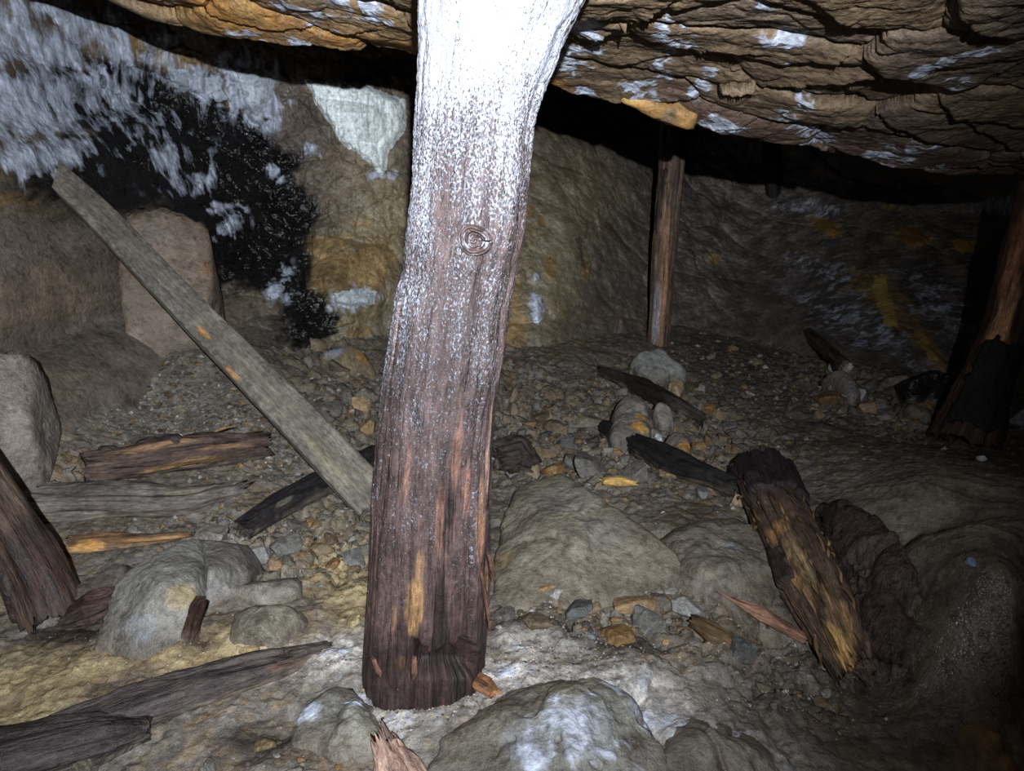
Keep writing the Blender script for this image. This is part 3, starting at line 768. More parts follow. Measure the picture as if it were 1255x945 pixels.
        V = self.C[i][:, None, :] + self.N[i][:, None, :]*(rad*a)[..., None] + self.S[i][:, None, :]*(rad*b)[..., None] + self.T[i][:, None, :]*self.ax[g][..., None]
        base = np.asarray(base, float)
        c = lerp(np.broadcast_to(base, V.shape), base*.5, sstep(0, .5, nz)*.6)
        return mesh_obj(name, V.reshape(-1, 3), grid_faces(nl, nt), c.reshape(-1, 3), {'gco': self.gco[g].reshape(-1, 3), 'frost': np.zeros(V.shape[0]*V.shape[1])}, mat, parent=parent, origin=np.array(parent.location))
def timber(name, label, cat, L, base, mat, part='trunk', group=None, **kw):
    V = L.pos().reshape(-1, 3); lo = V[np.argmin(V[:, 2])]
    e = empty(name, lo, label, cat, group)
    L.build(part, base, mat, parent=e, **kw)
    return e
def W(px, d): return px*d/F

# ================================================================== TIMBER
BARK = rgb(58,44,40); DARKW = rgb(46,36,34); OCH = rgb(150,114,74); TAN = rgb(132,100,70); REDB = rgb(74,57,53); GREYW = rgb(112,104,94)

# ---- the big prop in the middle
py_ = np.array([-130,-60,0,30,60,90,120,150,220,270,300,345,370,430,480,540,600,700,760,800,845.])
xl = np.array([500,505,508,510,511,511,510,508,503,498,495,492,484,476,467,461,456,452,448,446,444.])
xr = np.array([770,738,710,695,685,672,662,655,650,648,640,631,627,621,612,606,604,603,600,597,596.])
YP = 1.40
cen = (xl+xr)/2; pts = []; rad = []
for x, y, hw in zip(cen, py_, (xr-xl)/2):
    r = ray(x, y); d = YP/r[1]; pts.append(CAM+r*d); rad.append(hw*d/F*.985)
pts = np.array(pts)[::-1]; rad = np.array(rad)[::-1]
roofz = float(ceil_base(pts[-1:, 0], pts[-1:, 1])[0]); print('ROOF', roofz, pts[-1])
pts[-1] = pts[-2] + (pts[-1]-pts[-2])*min(1.0, (roofz+.0-pts[-2][2])/(pts[-1][2]-pts[-2][2]))
seg = np.concatenate([[0], np.cumsum(np.linalg.norm(np.diff(pts, axis=0), axis=1))]); seg /= seg[-1]
post = Log(pts, rad, ref=(0, -1, 0), nl=560, nt=240, sq=2.5, grain=.0030, groove=.006, warp=.012, jag=(.0, .0), profile=seg, seed=5)
PV = post.pos(); ppx, ppy, _d = proj(PV); front = np.abs(post.th) < 1.7
# rot hollow under a jagged edge at the foot, and a missing sliver on the left
edge = 793 + 16*fbm(post.th*9, 0, 0, 1, 3, .7, seed=3) + 10*np.sin(post.th*7)
hol = front*sstep(edge-1, edge+3, ppy)*(1-sstep(815, 835, ppy))*sstep(500, 512, ppx)*(1-sstep(580, 592, ppx))
post.rad = post.rad - .034*hol
post.rad = post.rad - .010*front*sstep(342, 347, ppy)*0
crustn = fbm(PV[..., 0], PV[..., 1], PV[..., 2], 120, 3, .6, seed=81)
hgt = sstep(560, 120, ppy)
post.rad = post.rad + .0022*crustn*(.4+hgt)
# long drying cracks
for h0, a, b, dp in [(-.55, .05, .42, .010), (-.25, .02, .3, .006), (.35, .03, .36, .008), (.75, .0, .5, .010), (-.9, .3, .62, .012), (.15, .1, .25, .006), (-1.15, .1, .5, .01), (.95,.5,.75,.008)]:
    hh_ = h0 + .06*fbm(post.t*9, h0*7, 0, 1, 3, seed=h0)
    post.rad = post.rad - dp*np.exp(-((post.th-hh_)/.022)**2)*sstep(a, a+.06, post.t)*(1-sstep(b-.06, b, post.t))
def post_col(L, V, c, n, pn):
    up = sstep(650, 330, ppy)
    c = lerp(c, rgb(74,60,58)*(1+.3*L.g1[..., None]), up*.75)
    c = lerp(c, rgb(24,14,12), .85*hol)
    c = lerp(c, rgb(30,20,18), .75*sstep(.3, .6, n+.5*pn)*sstep(380, 600, ppy))
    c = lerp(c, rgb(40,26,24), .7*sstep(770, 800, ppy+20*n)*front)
    c = lerp(c, rgb(66,42,38), .7*sstep(.1, .5, pn+.3*n)*sstep(480, 250, ppy)*sstep(150, 250, ppy))
    return c
def post_frost_glare(L, V, n):
    f = .25 + .29*sstep(420, 60, ppy) + .35*sstep(150, 20, ppy) + .14*sstep(640, 360, ppy) - .14*sstep(620, 790, ppy)  # white mould thinning downwards; extra white at the top paints the lamp's glare
    f = f + .18*n + .16*sstep(-.4, -1.2, L.th)*sstep(760, 300, ppy)
    f = f - .16*sstep(.6, 1.2, L.th)*sstep(480, 300, ppy)*sstep(170, 260, ppy)
    k = np.hypot(ppx-612, ppy-300)
    f = f - .14*sstep(50, 15, k)*(front)
    f = f - .1*np.exp(-((ppx-545)/10.)**2)*sstep(150, 250, ppy)
    return np.clip(f, 0, 1)
prop = timber('timber_prop', 'thick central timber post, frosted and glare-white at the top and rotted brown at the foot', 'mine prop', post, REDB, M_WOOD,
    colfn=post_col, frost=post_frost_glare,
    patches=[(507,745,40,11,OCH,.8),(515,700,30,5,TAN,.6),(590,640,60,7,rgb(168,120,88),.7),(597,720,40,6,OCH,.6),(575,600,40,8,rgb(150,104,82),.45),(560,560,50,6,rgb(150,104,82),.4),(480,760,20,4,TAN,.6),(540,640,50,5,rgb(140,98,80),.4),(497,580,40,4,rgb(140,98,80),.45),(620,420,60,5,rgb(190,150,132),.6),(612,560,60,5,rgb(190,150,132),.5),(482,400,50,5,rgb(200,150,130),.6),(490,815,12,6,OCH,.6),(458,700,80,4,rgb(150,110,100),.5)])
# knot with growth rings
i = pick(post.V.reshape(-1, 3), 581, 296); K = post.V.reshape(-1, 3)[i]
na, nr = 56, 30
ka, kr = np.meshgrid(np.linspace(0, 2*math.pi, na, endpoint=False), np.linspace(0.0, 1, nr), indexing='ij')
R_ = .030*(1+.12*np.cos(2*ka+.6)+.05*np.cos(3*ka))
kh = .010*np.exp(-((kr-.66)/.13)**2) + .009*np.exp(-(kr/.38)**2) + .003*np.sin(kr*26+ka) - .016*sstep(.8, 1, kr) + .004
kx = R_*kr*np.cos(ka); kz = R_*kr*np.sin(ka)*1.12
KV = np.stack([K[0]+kx, K[1]-kh+.25*kx**2/.1, K[2]+kz], -1)
mesh_obj('knot', KV.reshape(-1, 3), grid_faces(na, nr), lerp(rgb(92,72,68)*np.ones(KV.shape), rgb(40,24,22), np.exp(-((kr-.42)/.1)**2)*.8).reshape(-1, 3),
    {'gco': np.stack([kr*.02, ka*.004, kr*0], -1).reshape(-1, 3), 'frost': (.42*(kr < .9)+.1*np.cos(ka*2)).ravel()}, M_WOOD, parent=prop, origin=np.array(prop.location))
o = bpy.data.objects['knot']; o['label'] = 'round knot with raised rings'
# flakes of rotten wood still hanging at the foot
for (x0, y0, x1, y1, w0) in [(508,806,504,838,12),(592,700,600,770,8),(455,806,470,838,12),(600,680,604,712,9)]:
    a = at(x0, y0, 1.395); b = at(x1, y1, 1.43)
    a = post.V.reshape(-1, 3)[pick(post.V.reshape(-1, 3), x0, y0)] + np.array([0, -.004, 0]); b = a + (at(x1, y1, proj(a)[2]+.01) - a)
    Log(np.array([a, (a+b)/2+np.array([.003, -.004, 0]), b]), [W(w0/2, 1.5)*.7, W(w0/2, 1.5), W(w0/2, 1.5)*.4], ref=(0, -1, 0), flat=1.0, nl=24, nt=16, grain=.002, groove=.002, jag=(.01, .012)).build('rotten_flake', rgb(96,66,52), M_ROT, parent=prop)
# crumbs of wood fallen at its foot
def chip(pts, rad, base, label, flat=1.0, group=None, cat='wood chip', name='wood_chip', mat=None, jag=.015, sq=2.6, nl=40, nt=24, patches=(), ref=(0, 0, 1), roll=0, groove=.002):
    L = Log(pts, rad, ref=ref, flat=flat, nl=nl, nt=nt, grain=.0018, groove=groove, jag=(jag, jag), sq=sq, roll=roll)
    return L.build(name, base, mat or M_WOOD, label, cat, group, patches=patches)
chip([(580,826,.012),(592,838,.014),(606,850,.010)], [.006,.011,.007], rgb(150,104,72), 'bright orange splinter of wood lying at the foot of the central post', flat=2.0)
chip([(497,824,.03),(503,836,.02),(512,848,.01)], [.004,.011,.008], rgb(168,138,110), 'pale curled chip of wood leaning at the foot of the central post', flat=1.5)

# ---- leaning plank on the left
pk = Log([('d',36,184,2.79),('d',120,262,2.68),('d',250,398,2.52),('d',360,510,2.38),('d',462,618,2.25)], [.046,.052,.056,.062,.066], ref=(.35, -.8, .5), roll=.0, nl=260, nt=84, flat=1.0, sq=2.0, grain=.0012, groove=.0025, warp=.012, jag=(.01,.01))
pa, pb = np.cos(pk.th), np.sin(pk.th)
seq = (np.abs(pa/.36)**9 + np.abs(pb)**9)**(-1/9)
pk.a, pk.b = seq*pa, seq*pb
plank = pk.build('leaning_plank', rgb(112,104,94), M_PLANK, 'long grey plank leaning from the floor behind the central post up to the left wall', 'plank', dark=.25,
    patches=[(252,405,14,4,rgb(170,124,72),.9),(400,560,60,8,rgb(150,138,114),.5),(120,250,90,8,rgb(98,88,78),.5),(200,360,60,8,rgb(96,92,88),.5),(320,460,60,7,rgb(140,132,116),.5),(285,455,14,3,rgb(170,124,72),.6)])

# ---- prop at the far side of the rubble
L = Log([('d',806,432,4.48),('d',812,330,4.5),('d',822,220,4.5),('d',827,130,4.5),('d',831,10,4.5)], [.066,.072,.078,.082,.085], ref=(0,-1,0), nl=240, nt=72, grain=.004, groove=.010, warp=.04, jag=(.02,.02), sq=2.2)
p2 = timber('timber_prop', 'slim upright timber post standing on pale stones right of the central post', 'mine prop', L, rgb(92,74,62), M_WOOD, dark=.6,
    patches=[(812,350,90,7,rgb(150,112,82),.7),(815,260,60,5,rgb(132,100,76),.6),(802,390,40,5,rgb(140,140,150),.7),(832,190,60,8,rgb(60,48,44),.6)])
L.shell('bark', .3, .95, -1.5, -.35, .010, rgb(56,46,42), M_WOOD, p2, 5)
# ---- distant dark prop
dw = whit(949, 240)[1] + .04
L = Log([('d',949,250,dw),('d',945,190,dw-.02),('d',942,120,dw-.02)], [.06,.07,.075], ref=(0,-1,0), nl=80, nt=40, jag=(.03,.02))
timber('timber_prop', 'small dark timber post far back under the low roof lip', 'mine prop', L, rgb(40,34,32), M_WOOD)
# ---- prop at the right edge
L = Log([('d',1180,545,2.93),('d',1200,480,2.95),('d',1232,400,2.95),('d',1262,300,2.95),('d',1280,220,2.95),('d',1290,150,2.95)], [.125,.088,.080,.088,.092,.092], ref=(0,-1,0), nl=260, nt=90, grain=.004, groove=.009, warp=.05, jag=(.03,.02), sq=2.2)
p4 = timber('timber_prop', 'leaning timber post at the right edge with orange split wood over dark bark', 'mine prop', L, rgb(70,50,40), M_WOOD,
    patches=[(1212,440,70,18,rgb(176,126,88),.9),(1228,385,60,12,rgb(184,134,96),.9),(1246,300,70,12,rgb(170,112,80),.8)])
L.shell('bark', .02, .34, -1.6, 1.5, .014, rgb(34,27,25), M_ROT, p4, 7)
L.shell('bark', .3, .99, .25, 1.9, .012, rgb(44,32,28), M_ROT, p4, 8)
# ---- prop at the left edge
L = Log([('d',66,752,1.80),('d',40,690,1.80),('d',-4,618,1.80),('d',-60,535,1.80),('d',-130,430,1.80)], [.070,.060,.053,.053,.053], ref=(0,-1,0), nl=220, nt=84, grain=.003, groove=.006, warp=.03, jag=(.03,.02), sq=2.4)
p5 = timber('timber_prop', 'dark leaning timber post at the left edge with a broken foot', 'mine prop', L, rgb(66,50,42), M_WOOD,
    patches=[(10,590,40,18,rgb(98,84,72),.6),(40,660,30,26,rgb(38,26,24),.7),(60,710,26,26,rgb(50,30,28),.7)])
L.shell('bark', .0, .5, -2.2, .1, .010, rgb(52,38,34), M_ROT, p5, 9)
# ---- fallen timber
def fallen(name, label, cat, pts, rad, base, mat=None, patches=(), bark=(), part='trunk', frost=None, slivers=14, **kw):
    kw.setdefault('nl', 140); kw.setdefault('nt', 60); kw.setdefault('grain', .005); kw.setdefault('groove', .010); kw.setdefault('warp', .16)
    L = Log(pts, rad, **kw)
    if bark:
        e = timber(name, label, cat, L, base, mat or M_ROT, part, patches=patches, frost=frost, dirt=True)
        for k, b in enumerate(bark): L.shell(*b[:1], *b[1:], M_ROT, e, k+11)
        rs = np.random.default_rng(L.sd)
        for k in range(slivers):                      # torn fibres standing off the split surface
            i_ = int(rs.uniform(.2, .97)*(L.nl-1)); j_ = int((rs.uniform(-1.4, 1.7)+math.pi)/(2*math.pi)*L.nt) % L.nt
            p = L.V[i_, j_]; out = p-L.C[i_]; out = out/np.linalg.norm(out); ln_ = rs.uniform(.025, .07)
            q = p + L.T[i_]*ln_*rs.choice([-1, 1]) + out*rs.uniform(.002, .012)
            Log(np.array([p-out*.003, (p+q)/2+out*.003, q]), [.0025, rs.uniform(.003, .006), .0012], ref=tuple(out), flat=1.0, nl=10, nt=8, grain=.0005, groove=.0005, jag=(.004, .008)).build('splinter', rgb(150,118,82)*rs.uniform(.4, 1.0), M_WOOD, parent=e)
        return e
    return L.build(name, base, mat or M_ROT, label, cat, patches=patches, frost=frost, dirt=True)
PI = math.pi
fallen('rotten_log', 'rotten log split along its side to ochre wood, lying below the leaning plank', 'log',
    [(105,572,.045),(170,565,.05),(240,555,.05),(328,545,.04)], [.050,.060,.055,.040], rgb(78,62,54),
    patches=[(230,570,50,7,OCH,.85),(195,580,26,5,OCH,.7),(180,548,60,4,TAN,.7),(270,545,30,4,TAN,.6)], bark=[('bark', .0, .55, -1.0, .9, .012, rgb(58,48,44))], jag=(.02,.04))
fallen('fallen_timber', 'long flat grey timber half buried in front of the split rotten log', 'timber',
    [(45,618,.015),(140,617,.02),(230,617,.015),(300,600,.0)], [.052,.056,.050,.028], rgb(100,92,86), jag=(.02,.05), sq=3, mat=M_WOOD,
    patches=[(120,610,50,14,rgb(72,62,60),.6),(240,600,40,10,rgb(128,116,100),.6)])
fallen('charred_log', 'short black log angled under the lower end of the leaning plank', 'log',
    [(298,648,.03),(350,615,.035),(420,580,.035),(462,556,.03)], [.030,.040,.040,.036], rgb(34,29,30), jag=(.02,.02), sq=2.8, groove=.009, patches=[(350,612,14,4,rgb(120,112,100),.6)])
fallen('broken_branch', 'broken stick of orange wood at the foot of the left edge post', 'wood',
    [(84,668,.02),(130,664,.02),(180,662,.02),(236,656,.015)], [.024,.026,.018,.012], rgb(104,76,52), mat=M_WOOD, jag=(.02,.02),
    patches=[(112,668,22,9,rgb(196,146,80),1),(190,662,40,4,rgb(150,112,70),.6)])
fallen('rotten_chunk', 'dark brown slab of rotten wood lying before the left edge post', 'wood',
    [(82,760,.02),(120,742,.03),(160,728,.03)], [.030,.042,.022], rgb(58,42,36), jag=(.03,.03), groove=.009)
fallen('rotten_stub', 'small crumbling dark brown stub standing beside the cracked grey boulder', 'wood',
    [(232,778,.0),(238,752,.07),(246,735,.12)], [.022,.020,.014], rgb(58,38,30), jag=(.02,.02), ref=(0,-1,0))
def crumbs(L, V, n):
    return np.clip(.22*sstep(.0, .5, n), 0, 1)
fallen('rotten_log', 'long dark log sunk in yellow dirt in the left foreground, sprinkled with pale crumbs', 'log',
    [(70,905,.0),(180,868,.005),(290,833,.005),(345,817,.0),(405,797,-.012)], [.046,.052,.048,.042,.020], rgb(66,56,54), jag=(.015,.02), frost=crumbs, nl=200,
    patches=[(360,812,40,9,rgb(104,78,66),.6)])
fallen('rotten_log', 'thick dark log end in the bottom left corner', 'log',
    [(-70,955,.03),(40,925,.03),(130,902,.028),(168,894,.02),(184,891,.015)], [.062,.060,.056,.048,.026], rgb(54,46,44), jag=(.01,.008), nl=160)
fallen('wood_stump', 'pale grey splintered stump of wood at the bottom edge left of the front boulder', 'wood',
    [(505,985,.0),(488,945,.03),(470,905,.07)], [.05,.042,.022], rgb(150,122,108), mat=M_WOOD, ref=(0,-1,0), jag=(.02,.05), groove=.009)
# the big rotten log on the right
e = fallen('rotten_log', 'big shaggy rotten log on the right, dark far end and ochre near end', 'log',
    [(930,578,.06),(965,650,.075),(1005,735,.075),(1045,822,.05)], [.088,.078,.084,.050], rgb(84,66,54), nl=240, nt=110, slivers=40, warp=.10, groove=.012, grain=.006, jag=(.04,.05), sq=2.3,
    patches=[(950,650,16,16,rgb(150,112,74),.7),(975,690,60,14,rgb(140,116,84),.7),(1030,800,42,26,rgb(172,136,86),1),(1020,740,40,16,rgb(120,94,66),.6),(975,710,14,6,rgb(170,132,86),.7),(1040,760,30,8,rgb(170,130,84),.7),(990,730,20,5,rgb(160,126,84),.7)],
    bark=[('bark', .0, .34, -1.7, 1.5, .016, rgb(44,34,36)), ('bark', .3, .8, -2.1, -.75, .014, rgb(46,36,34)), ('bark', .35, .75, .8, 1.7, .012, rgb(52,40,36))])
hull_rock('decayed_wood_mound', [(980,568,.05),(1035,570,.10),(1095,615,.13),(1140,690,.12),(1170,770,.05),(1150,850,.0),(1100,900,.0),(1060,880,.0),(1040,740,.09),(1000,650,.09)],
    'dark brown mound of decayed wood fibre on the right side of the big rotten log', rgb(66,52,46), 'decayed wood', back=.04, sub=6, p=6, amp=.030, freq=14, mat=M_ROT, chips=6)
chip([(882,726,.03),(930,752,.03),(988,784,.02)], [.004,.020,.014], rgb(134,98,80), 'sharp pale red splinter pointing left beside the big rotten log', flat=.7, cat='splinter', name='wood_splinter', nl=90, nt=40, groove=.006)
chip([(850,760,.015),(875,775,.015),(902,790,.01)], [.014,.020,.014], rgb(92,72,50), 'short brown offcut lying under the pale white-edged stone', cat='wood', name='wood_offcut', nl=60, nt=36, sq=4)
chip([(738,590,.02),(762,590,.02),(780,592,.015)], [.014,.018,.008], rgb(186,150,86), 'small yellow stick of wood in the rubble behind the grey boulder', cat='wood', name='wood_offcut', nl=50, nt=30)
fallen('rotten_beam', 'black rotten beam across the middle of the rubble with a white stone on it', 'beam',
    [(742,525,.03),(790,552,.03),(840,575,.03),(903,600,.02)], [.036,.046,.050,.036], rgb(30,25,24), jag=(.03,.03), groove=.012)
fallen('rotten_beam', 'dark brown beam slanting behind the orange-stained boulders in the rubble', 'beam',
    [(735,455,.03),(775,470,.04),(820,492,.04),(862,515,.02)], [.028,.044,.046,.030], rgb(46,36,31), jag=(.03,.03), groove=.010)
fallen('thin_pole', 'thin pole with a pale end lying along the foot of the back wall', 'pole',
    [(985,405,.08),(1010,425,.08),(1040,455,.06)], [.036,.040,.040], rgb(82,70,62), mat=M_WOOD, patches=[(1032,447,14,16,rgb(170,160,150),.9)])
fallen('thin_pole', 'short broken pole end far back at the foot of the wall', 'pole', [(925,368,.05),(945,383,.05),(962,398,.04)], [.02,.026,.024], rgb(96,78,64), mat=M_WOOD)
fallen('rotten_chunk', 'flat black piece of wood lying behind the top of the big rotten log', 'wood', [(978,520,.01),(1010,524,.015),(1044,530,.01)], [.016,.026,.012], rgb(36,29,27))
fallen('rotten_chunk', 'dark splintered lump of wood just right of the central post', 'wood', [(608,560,.05),(632,556,.06),(655,572,.03)], [.05,.062,.035], rgb(58,46,42), groove=.012, jag=(.03,.03))

# ================================================================== STONE
def wall_patch(name, poly, thick, base, fold, parent, step=.006, seed=1, crust=.0, mat=None, foldf=60):
    P = np.array([whit(*q)[0] for q in poly]); xz = P[:, [0, 2]]
    x0, x1 = xz[:, 0].min()-.02, xz[:, 0].max()+.02; z0, z1 = xz[:, 1].min()-.02, xz[:, 1].max()+.02
    gx = np.arange(x0, x1, step*.7); gz = np.arange(z0, z1, step)
    GX, GZ = np.meshgrid(gx, gz, indexing='ij')
    nz = fbm(GX, GZ, 0, 26, 3, .6, seed=seed); px = GX+.010*nz; pz = GZ+.014*fbm(GX*3, GZ, 4, 20, 3, seed=seed+1)
    ins = np.zeros(GX.shape, bool); dist = np.full(GX.shape, 9.0)
    n = len(xz)
    for i in range(n):
        ax, az = xz[i]; bx, bz = xz[(i+1) % n]
        t = np.clip(((px-ax)*(bx-ax)+(pz-az)*(bz-az))/((bx-ax)**2+(bz-az)**2+1e-12), 0, 1)
        dist = np.minimum(dist, np.hypot(px-ax-t*(bx-ax), pz-az-t*(bz-az)))
        cr = ((az > pz) != (bz > pz)) & (px < (bx-ax)*(pz-az)/(bz-az+1e-12)+ax)
        ins ^= cr
    s = np.where(ins, dist, -dist)
    th = thick*sstep(-.005, .035, s) - .012*sstep(.01, -.012, s)
    f = fbm(GX*foldf, GZ*5, 0, 1, 3, .55, seed=seed+2, ridged=True)
    th = th + sstep(0, .03, s)*fold*f
    Yw = WG(GX, GZ) - th
    keep = s > -.016
    fc = grid_faces(*GX.shape); kf = keep.ravel()[fc].all(1); fc = fc[kf]
    used = np.unique(fc); mp = np.full(GX.size, -1); mp[used] = np.arange(len(used))
    V = np.stack([GX, Yw, GZ], -1).reshape(-1, 3)[used]
    base = np.asarray(base, float)
    c = lerp(np.broadcast_to(base, GX.shape+(3,)), base*np.array([.55, .52, .46]), .8*sstep(.1, .5, -f+.5*nz)).reshape(-1, 3)[used]
    return mesh_obj(name, V, mp[fc], c, {'wet': np.full(len(used), .35), 'crust': np.full(len(used), crust)}, mat or M_FLOW, parent=parent)
FLOWC = rgb(196,204,214)
wall_patch('flowstone_curtain', [(372,98),(410,96),(440,100),(470,112),(498,122),(498,160),(478,185),(470,216),(462,212),(440,190),(420,178),(402,150),(386,128)], .035, rgb(224,230,228), .022, wall_left, seed=3, foldf=34)
wall_patch('flowstone_curtain', [(280,82),(318,84),(338,96),(330,126),(318,146),(304,138),(296,118)], .025, rgb(178,184,192), .010, wall_left, seed=5)
wall_patch('flowstone_curtain', [(248,92),(268,98),(280,122),(268,126),(252,118)], .02, FLOWC*.8, .008, wall_left, seed=7)
wall_patch('flowstone_curtain', [(205,80),(232,86),(234,108),(222,112),(208,102)], .02, FLOWC*.75, .008, wall_left, seed=9)
wall_patch('flowstone_curtain', [(408,358),(440,352),(464,356),(460,374),(430,380),(410,372)], .015, rgb(196,202,206), .008, wall_left, seed=11)
wall_patch('flowstone_curtain', [(655,360),(661,372),(666,392),(658,398),(652,392),(654,374)], .03, rgb(214,222,232), .005, wall_back, seed=13)
wall_patch('ochre_crust', [(1068,338),(1086,334),(1094,365),(1102,398),(1084,402),(1074,372)], .04, rgb(178,148,84), .01, wall_back, seed=15, step=.012)
wall_patch('ochre_crust', [(1120,405),(1134,400),(1142,420),(1154,440),(1138,444),(1128,424)], .04, rgb(160,132,72), .01, wall_back, seed=17, step=.012)
wall_patch('ochre_crust', [(1000,270),(1018,270),(1032,286),(1020,292),(1004,282)], .03, rgb(150,116,60), .01, wall_back, seed=19, step=.012)
wall_patch('ochre_crust', [(1102,276),(1125,280),(1142,296),(1120,304),(1104,296)], .04, rgb(140,104,56), .01, wall_back, seed=21, step=.012)
wall_patch('ochre_crust', [(1166,294),(1186,292),(1196,304),(1180,312),(1168,304)], .03, rgb(160,126,64), .01, wall_back, seed=23, step=.012)

# blocks of rock jointed into the foot of the left wall
BR = rgb(122,106,92)
hull_rock('rock_block', [('d',)+q for q in [(150,252,2.98),(205,246,3.0),(252,262,3.05),(258,285,3.04),(260,352,2.98),(255,372,2.95),(195,415,2.9),(150,400,2.85),(140,330,2.84)]], None, BR, None, back=.12,
    p=34, amp=.008, chips=0, patches=[(255,330,10,rgb(150,108,74),.6),(180,280,26,rgb(140,128,120),.4)], parent=wall_left)
hull_rock('rock_block', [('d',)+q for q in [(-30,425,2.18),(30,428,2.26),(50,440,2.32),(48,500,2.24),(40,535,2.16),(-30,550,2.06)]], None, rgb(124,113,104), None, back=.07, p=50, amp=.007, chips=2, parent=wall_left)

# boulders on the floor
G1 = rgb(122,114,102); G2 = rgb(108,102,96); G3 = rgb(134,130,126)
hull_rock('boulder', [(596,750,.0),(606,690,.03),(612,640,.05),(632,598,.08),(688,576,.11),(715,598,.11),(770,630,.09),(830,675,.05),(862,715,.0),(800,742,.0),(720,752,.0),(660,725,.03),(700,650,.10),(655,640,.09)],
    'largest smooth grey-brown boulder, just right of the foot of the central post', rgb(122,113,98), back=.10, sub=6, p=40, amp=.012, freq=7, chips=6, patches=[(690,610,40,rgb(112,110,106),.5),(740,650,34,rgb(116,116,114),.4),(612,690,20,rgb(150,126,86),.5)], strat=.006, sdir=(.6,.2,.7))
hull_rock('boulder', [(795,705,.0),(812,660,.05),(850,642,.07),(920,638,.07),(955,690,.05),(975,760,.0),(960,790,.0),(900,770,.0),(840,745,.0),(880,690,.075)],
    'low flat grey boulder between the largest boulder and the big rotten log', rgb(108,99,88), back=.1, sub=6, p=40, amp=.012, chips=6, patches=[(895,668,14,rgb(124,126,128),.5)], strat=.005)
hull_rock('boulder', [(500,975,.0),(540,905,.02),(600,872,.03),(690,841,.055),(750,846,.055),(798,872,.04),(840,945,.01),(860,980,.0),(700,960,.06),(620,950,.04),(770,930,.05)],
    'broad grey-white boulder at the bottom edge in front of the central post', rgb(122,118,110), back=.08, sub=6, p=40, amp=.014, freq=9, chips=6, patches=[(600,890,50,rgb(112,104,88),.5),(690,850,40,rgb(112,104,84),.6),(780,920,26,rgb(66,56,52),.6),(650,900,40,rgb(142,142,144),.5),(720,880,40,rgb(156,158,160),.6)],
    crust=[(700,890,70,.55),(770,860,40,.55),(650,920,40,.5)], strat=.010, sdir=(.9,0,.3))
hull_rock('boulder', [(350,915,.0),(366,872,.02),(398,850,.04),(432,855,.04),(468,888,.02),(490,930,.0),(420,935,.01),(420,880,.045)],
    'mottled pale boulder in the foreground left of the central post foot', rgb(128,124,114), back=.06, sub=5, p=28, amp=.014, chips=8, patches=[(410,870,26,rgb(104,104,102),.6),(450,890,16,rgb(140,142,122),.6)], crust=[(380,870,24,.6),(440,860,18,.5)])
hull_rock('boulder', [(790,975,.0),(815,910,.02),(870,892,.035),(950,925,.02),(1010,980,.0)], 'low striped grey ledge of rock in the bottom foreground right of the white boulder', rgb(118,112,102), back=.1, sub=5, p=22, amp=.012, strat=.012, sdir=(.7,.5,.5))
hull_rock('boulder', [(110,800,.0),(135,735,.05),(150,690,.08),(195,666,.10),(240,660,.10),(243,700,.09),(236,750,.04),(228,792,.0),(170,810,.0),(200,715,.10)],
    'cracked grey boulder with a yellow face, right of the left edge post', rgb(120,115,108), back=.12, sub=6, p=60, amp=.006, chips=3, patches=[(225,730,22,rgb(148,130,90),.6),(170,770,26,rgb(124,126,130),.5),(200,700,26,rgb(132,130,126),.4)])
hull_rock('boulder', [(246,660,.10),(292,668,.08),(308,700,.04),(296,735,.0),(250,745,.02),(255,700,.09)], 'grey wedge of rock split off the right side of the cracked boulder', rgb(116,111,106), back=.1, sub=5, p=60, amp=.006, chips=3)
hull_rock('boulder', [(278,790,.0),(284,752,.03),(318,736,.06),(352,741,.055),(374,768,.01),(345,795,.0),(320,765,.055)], 'olive grey stone shaped like a low pyramid in the yellow dirt', rgb(110,104,90), back=.06, sub=5, p=60, amp=.005, chips=4)
hull_rock('boulder', [(250,725,.02),(300,715,.04),(360,708,.05),(365,725,.03),(300,742,.01)], 'thin flat slab of grey rock above the low pyramid stone', rgb(122,116,108), back=.08, sub=4, p=18, amp=.007)
hull_rock('boulder', [(90,718,.05),(130,690,.08),(160,690,.07),(120,735,.03),(60,765,.0),(70,735,.03)], 'dark slanting rock ledge at the foot of the left edge post', rgb(92,82,76), back=.08, sub=5, p=16, amp=.014, strat=.008)
hull_rock('boulder', [(746,545,.03),(752,500,.12),(768,478,.16),(795,480,.16),(802,520,.10),(798,550,.03)], 'grey boulder with an orange stain in the rubble between the two rotten beams', rgb(112,106,98), back=.1, sub=5, p=20, amp=.010, patches=[(782,520,12,rgb(182,130,66),.9),(785,508,8,rgb(182,130,66),.8)])
hull_rock('boulder', [(812,560,.02),(816,535,.06),(830,522,.09),(845,530,.08),(850,552,.04),(838,565,.02)], 'rounded boulder with an orange right side at the end of the rubble beams', rgb(116,104,96), back=.08, sub=4, p=18, amp=.008, patches=[(840,545,11,rgb(190,136,66),.95)])
hull_rock('boulder', [(768,452,.03),(775,438,.10),(795,424,.16),(815,425,.16),(838,440,.12),(850,462,.03),(800,470,.03)], 'pale layered boulder under the foot of the slim post', rgb(126,124,118), back=.15, sub=5, p=18, amp=.012, strat=.012, sdir=(.3,0,1))
hull_rock('boulder', [(800,500,.06),(806,488,.10),(822,490,.10),(828,512,.05),(812,525,.03)], 'light grey stone wedged between the orange-stained boulders', rgb(138,130,122), back=.06, sub=4, p=20, amp=.006)
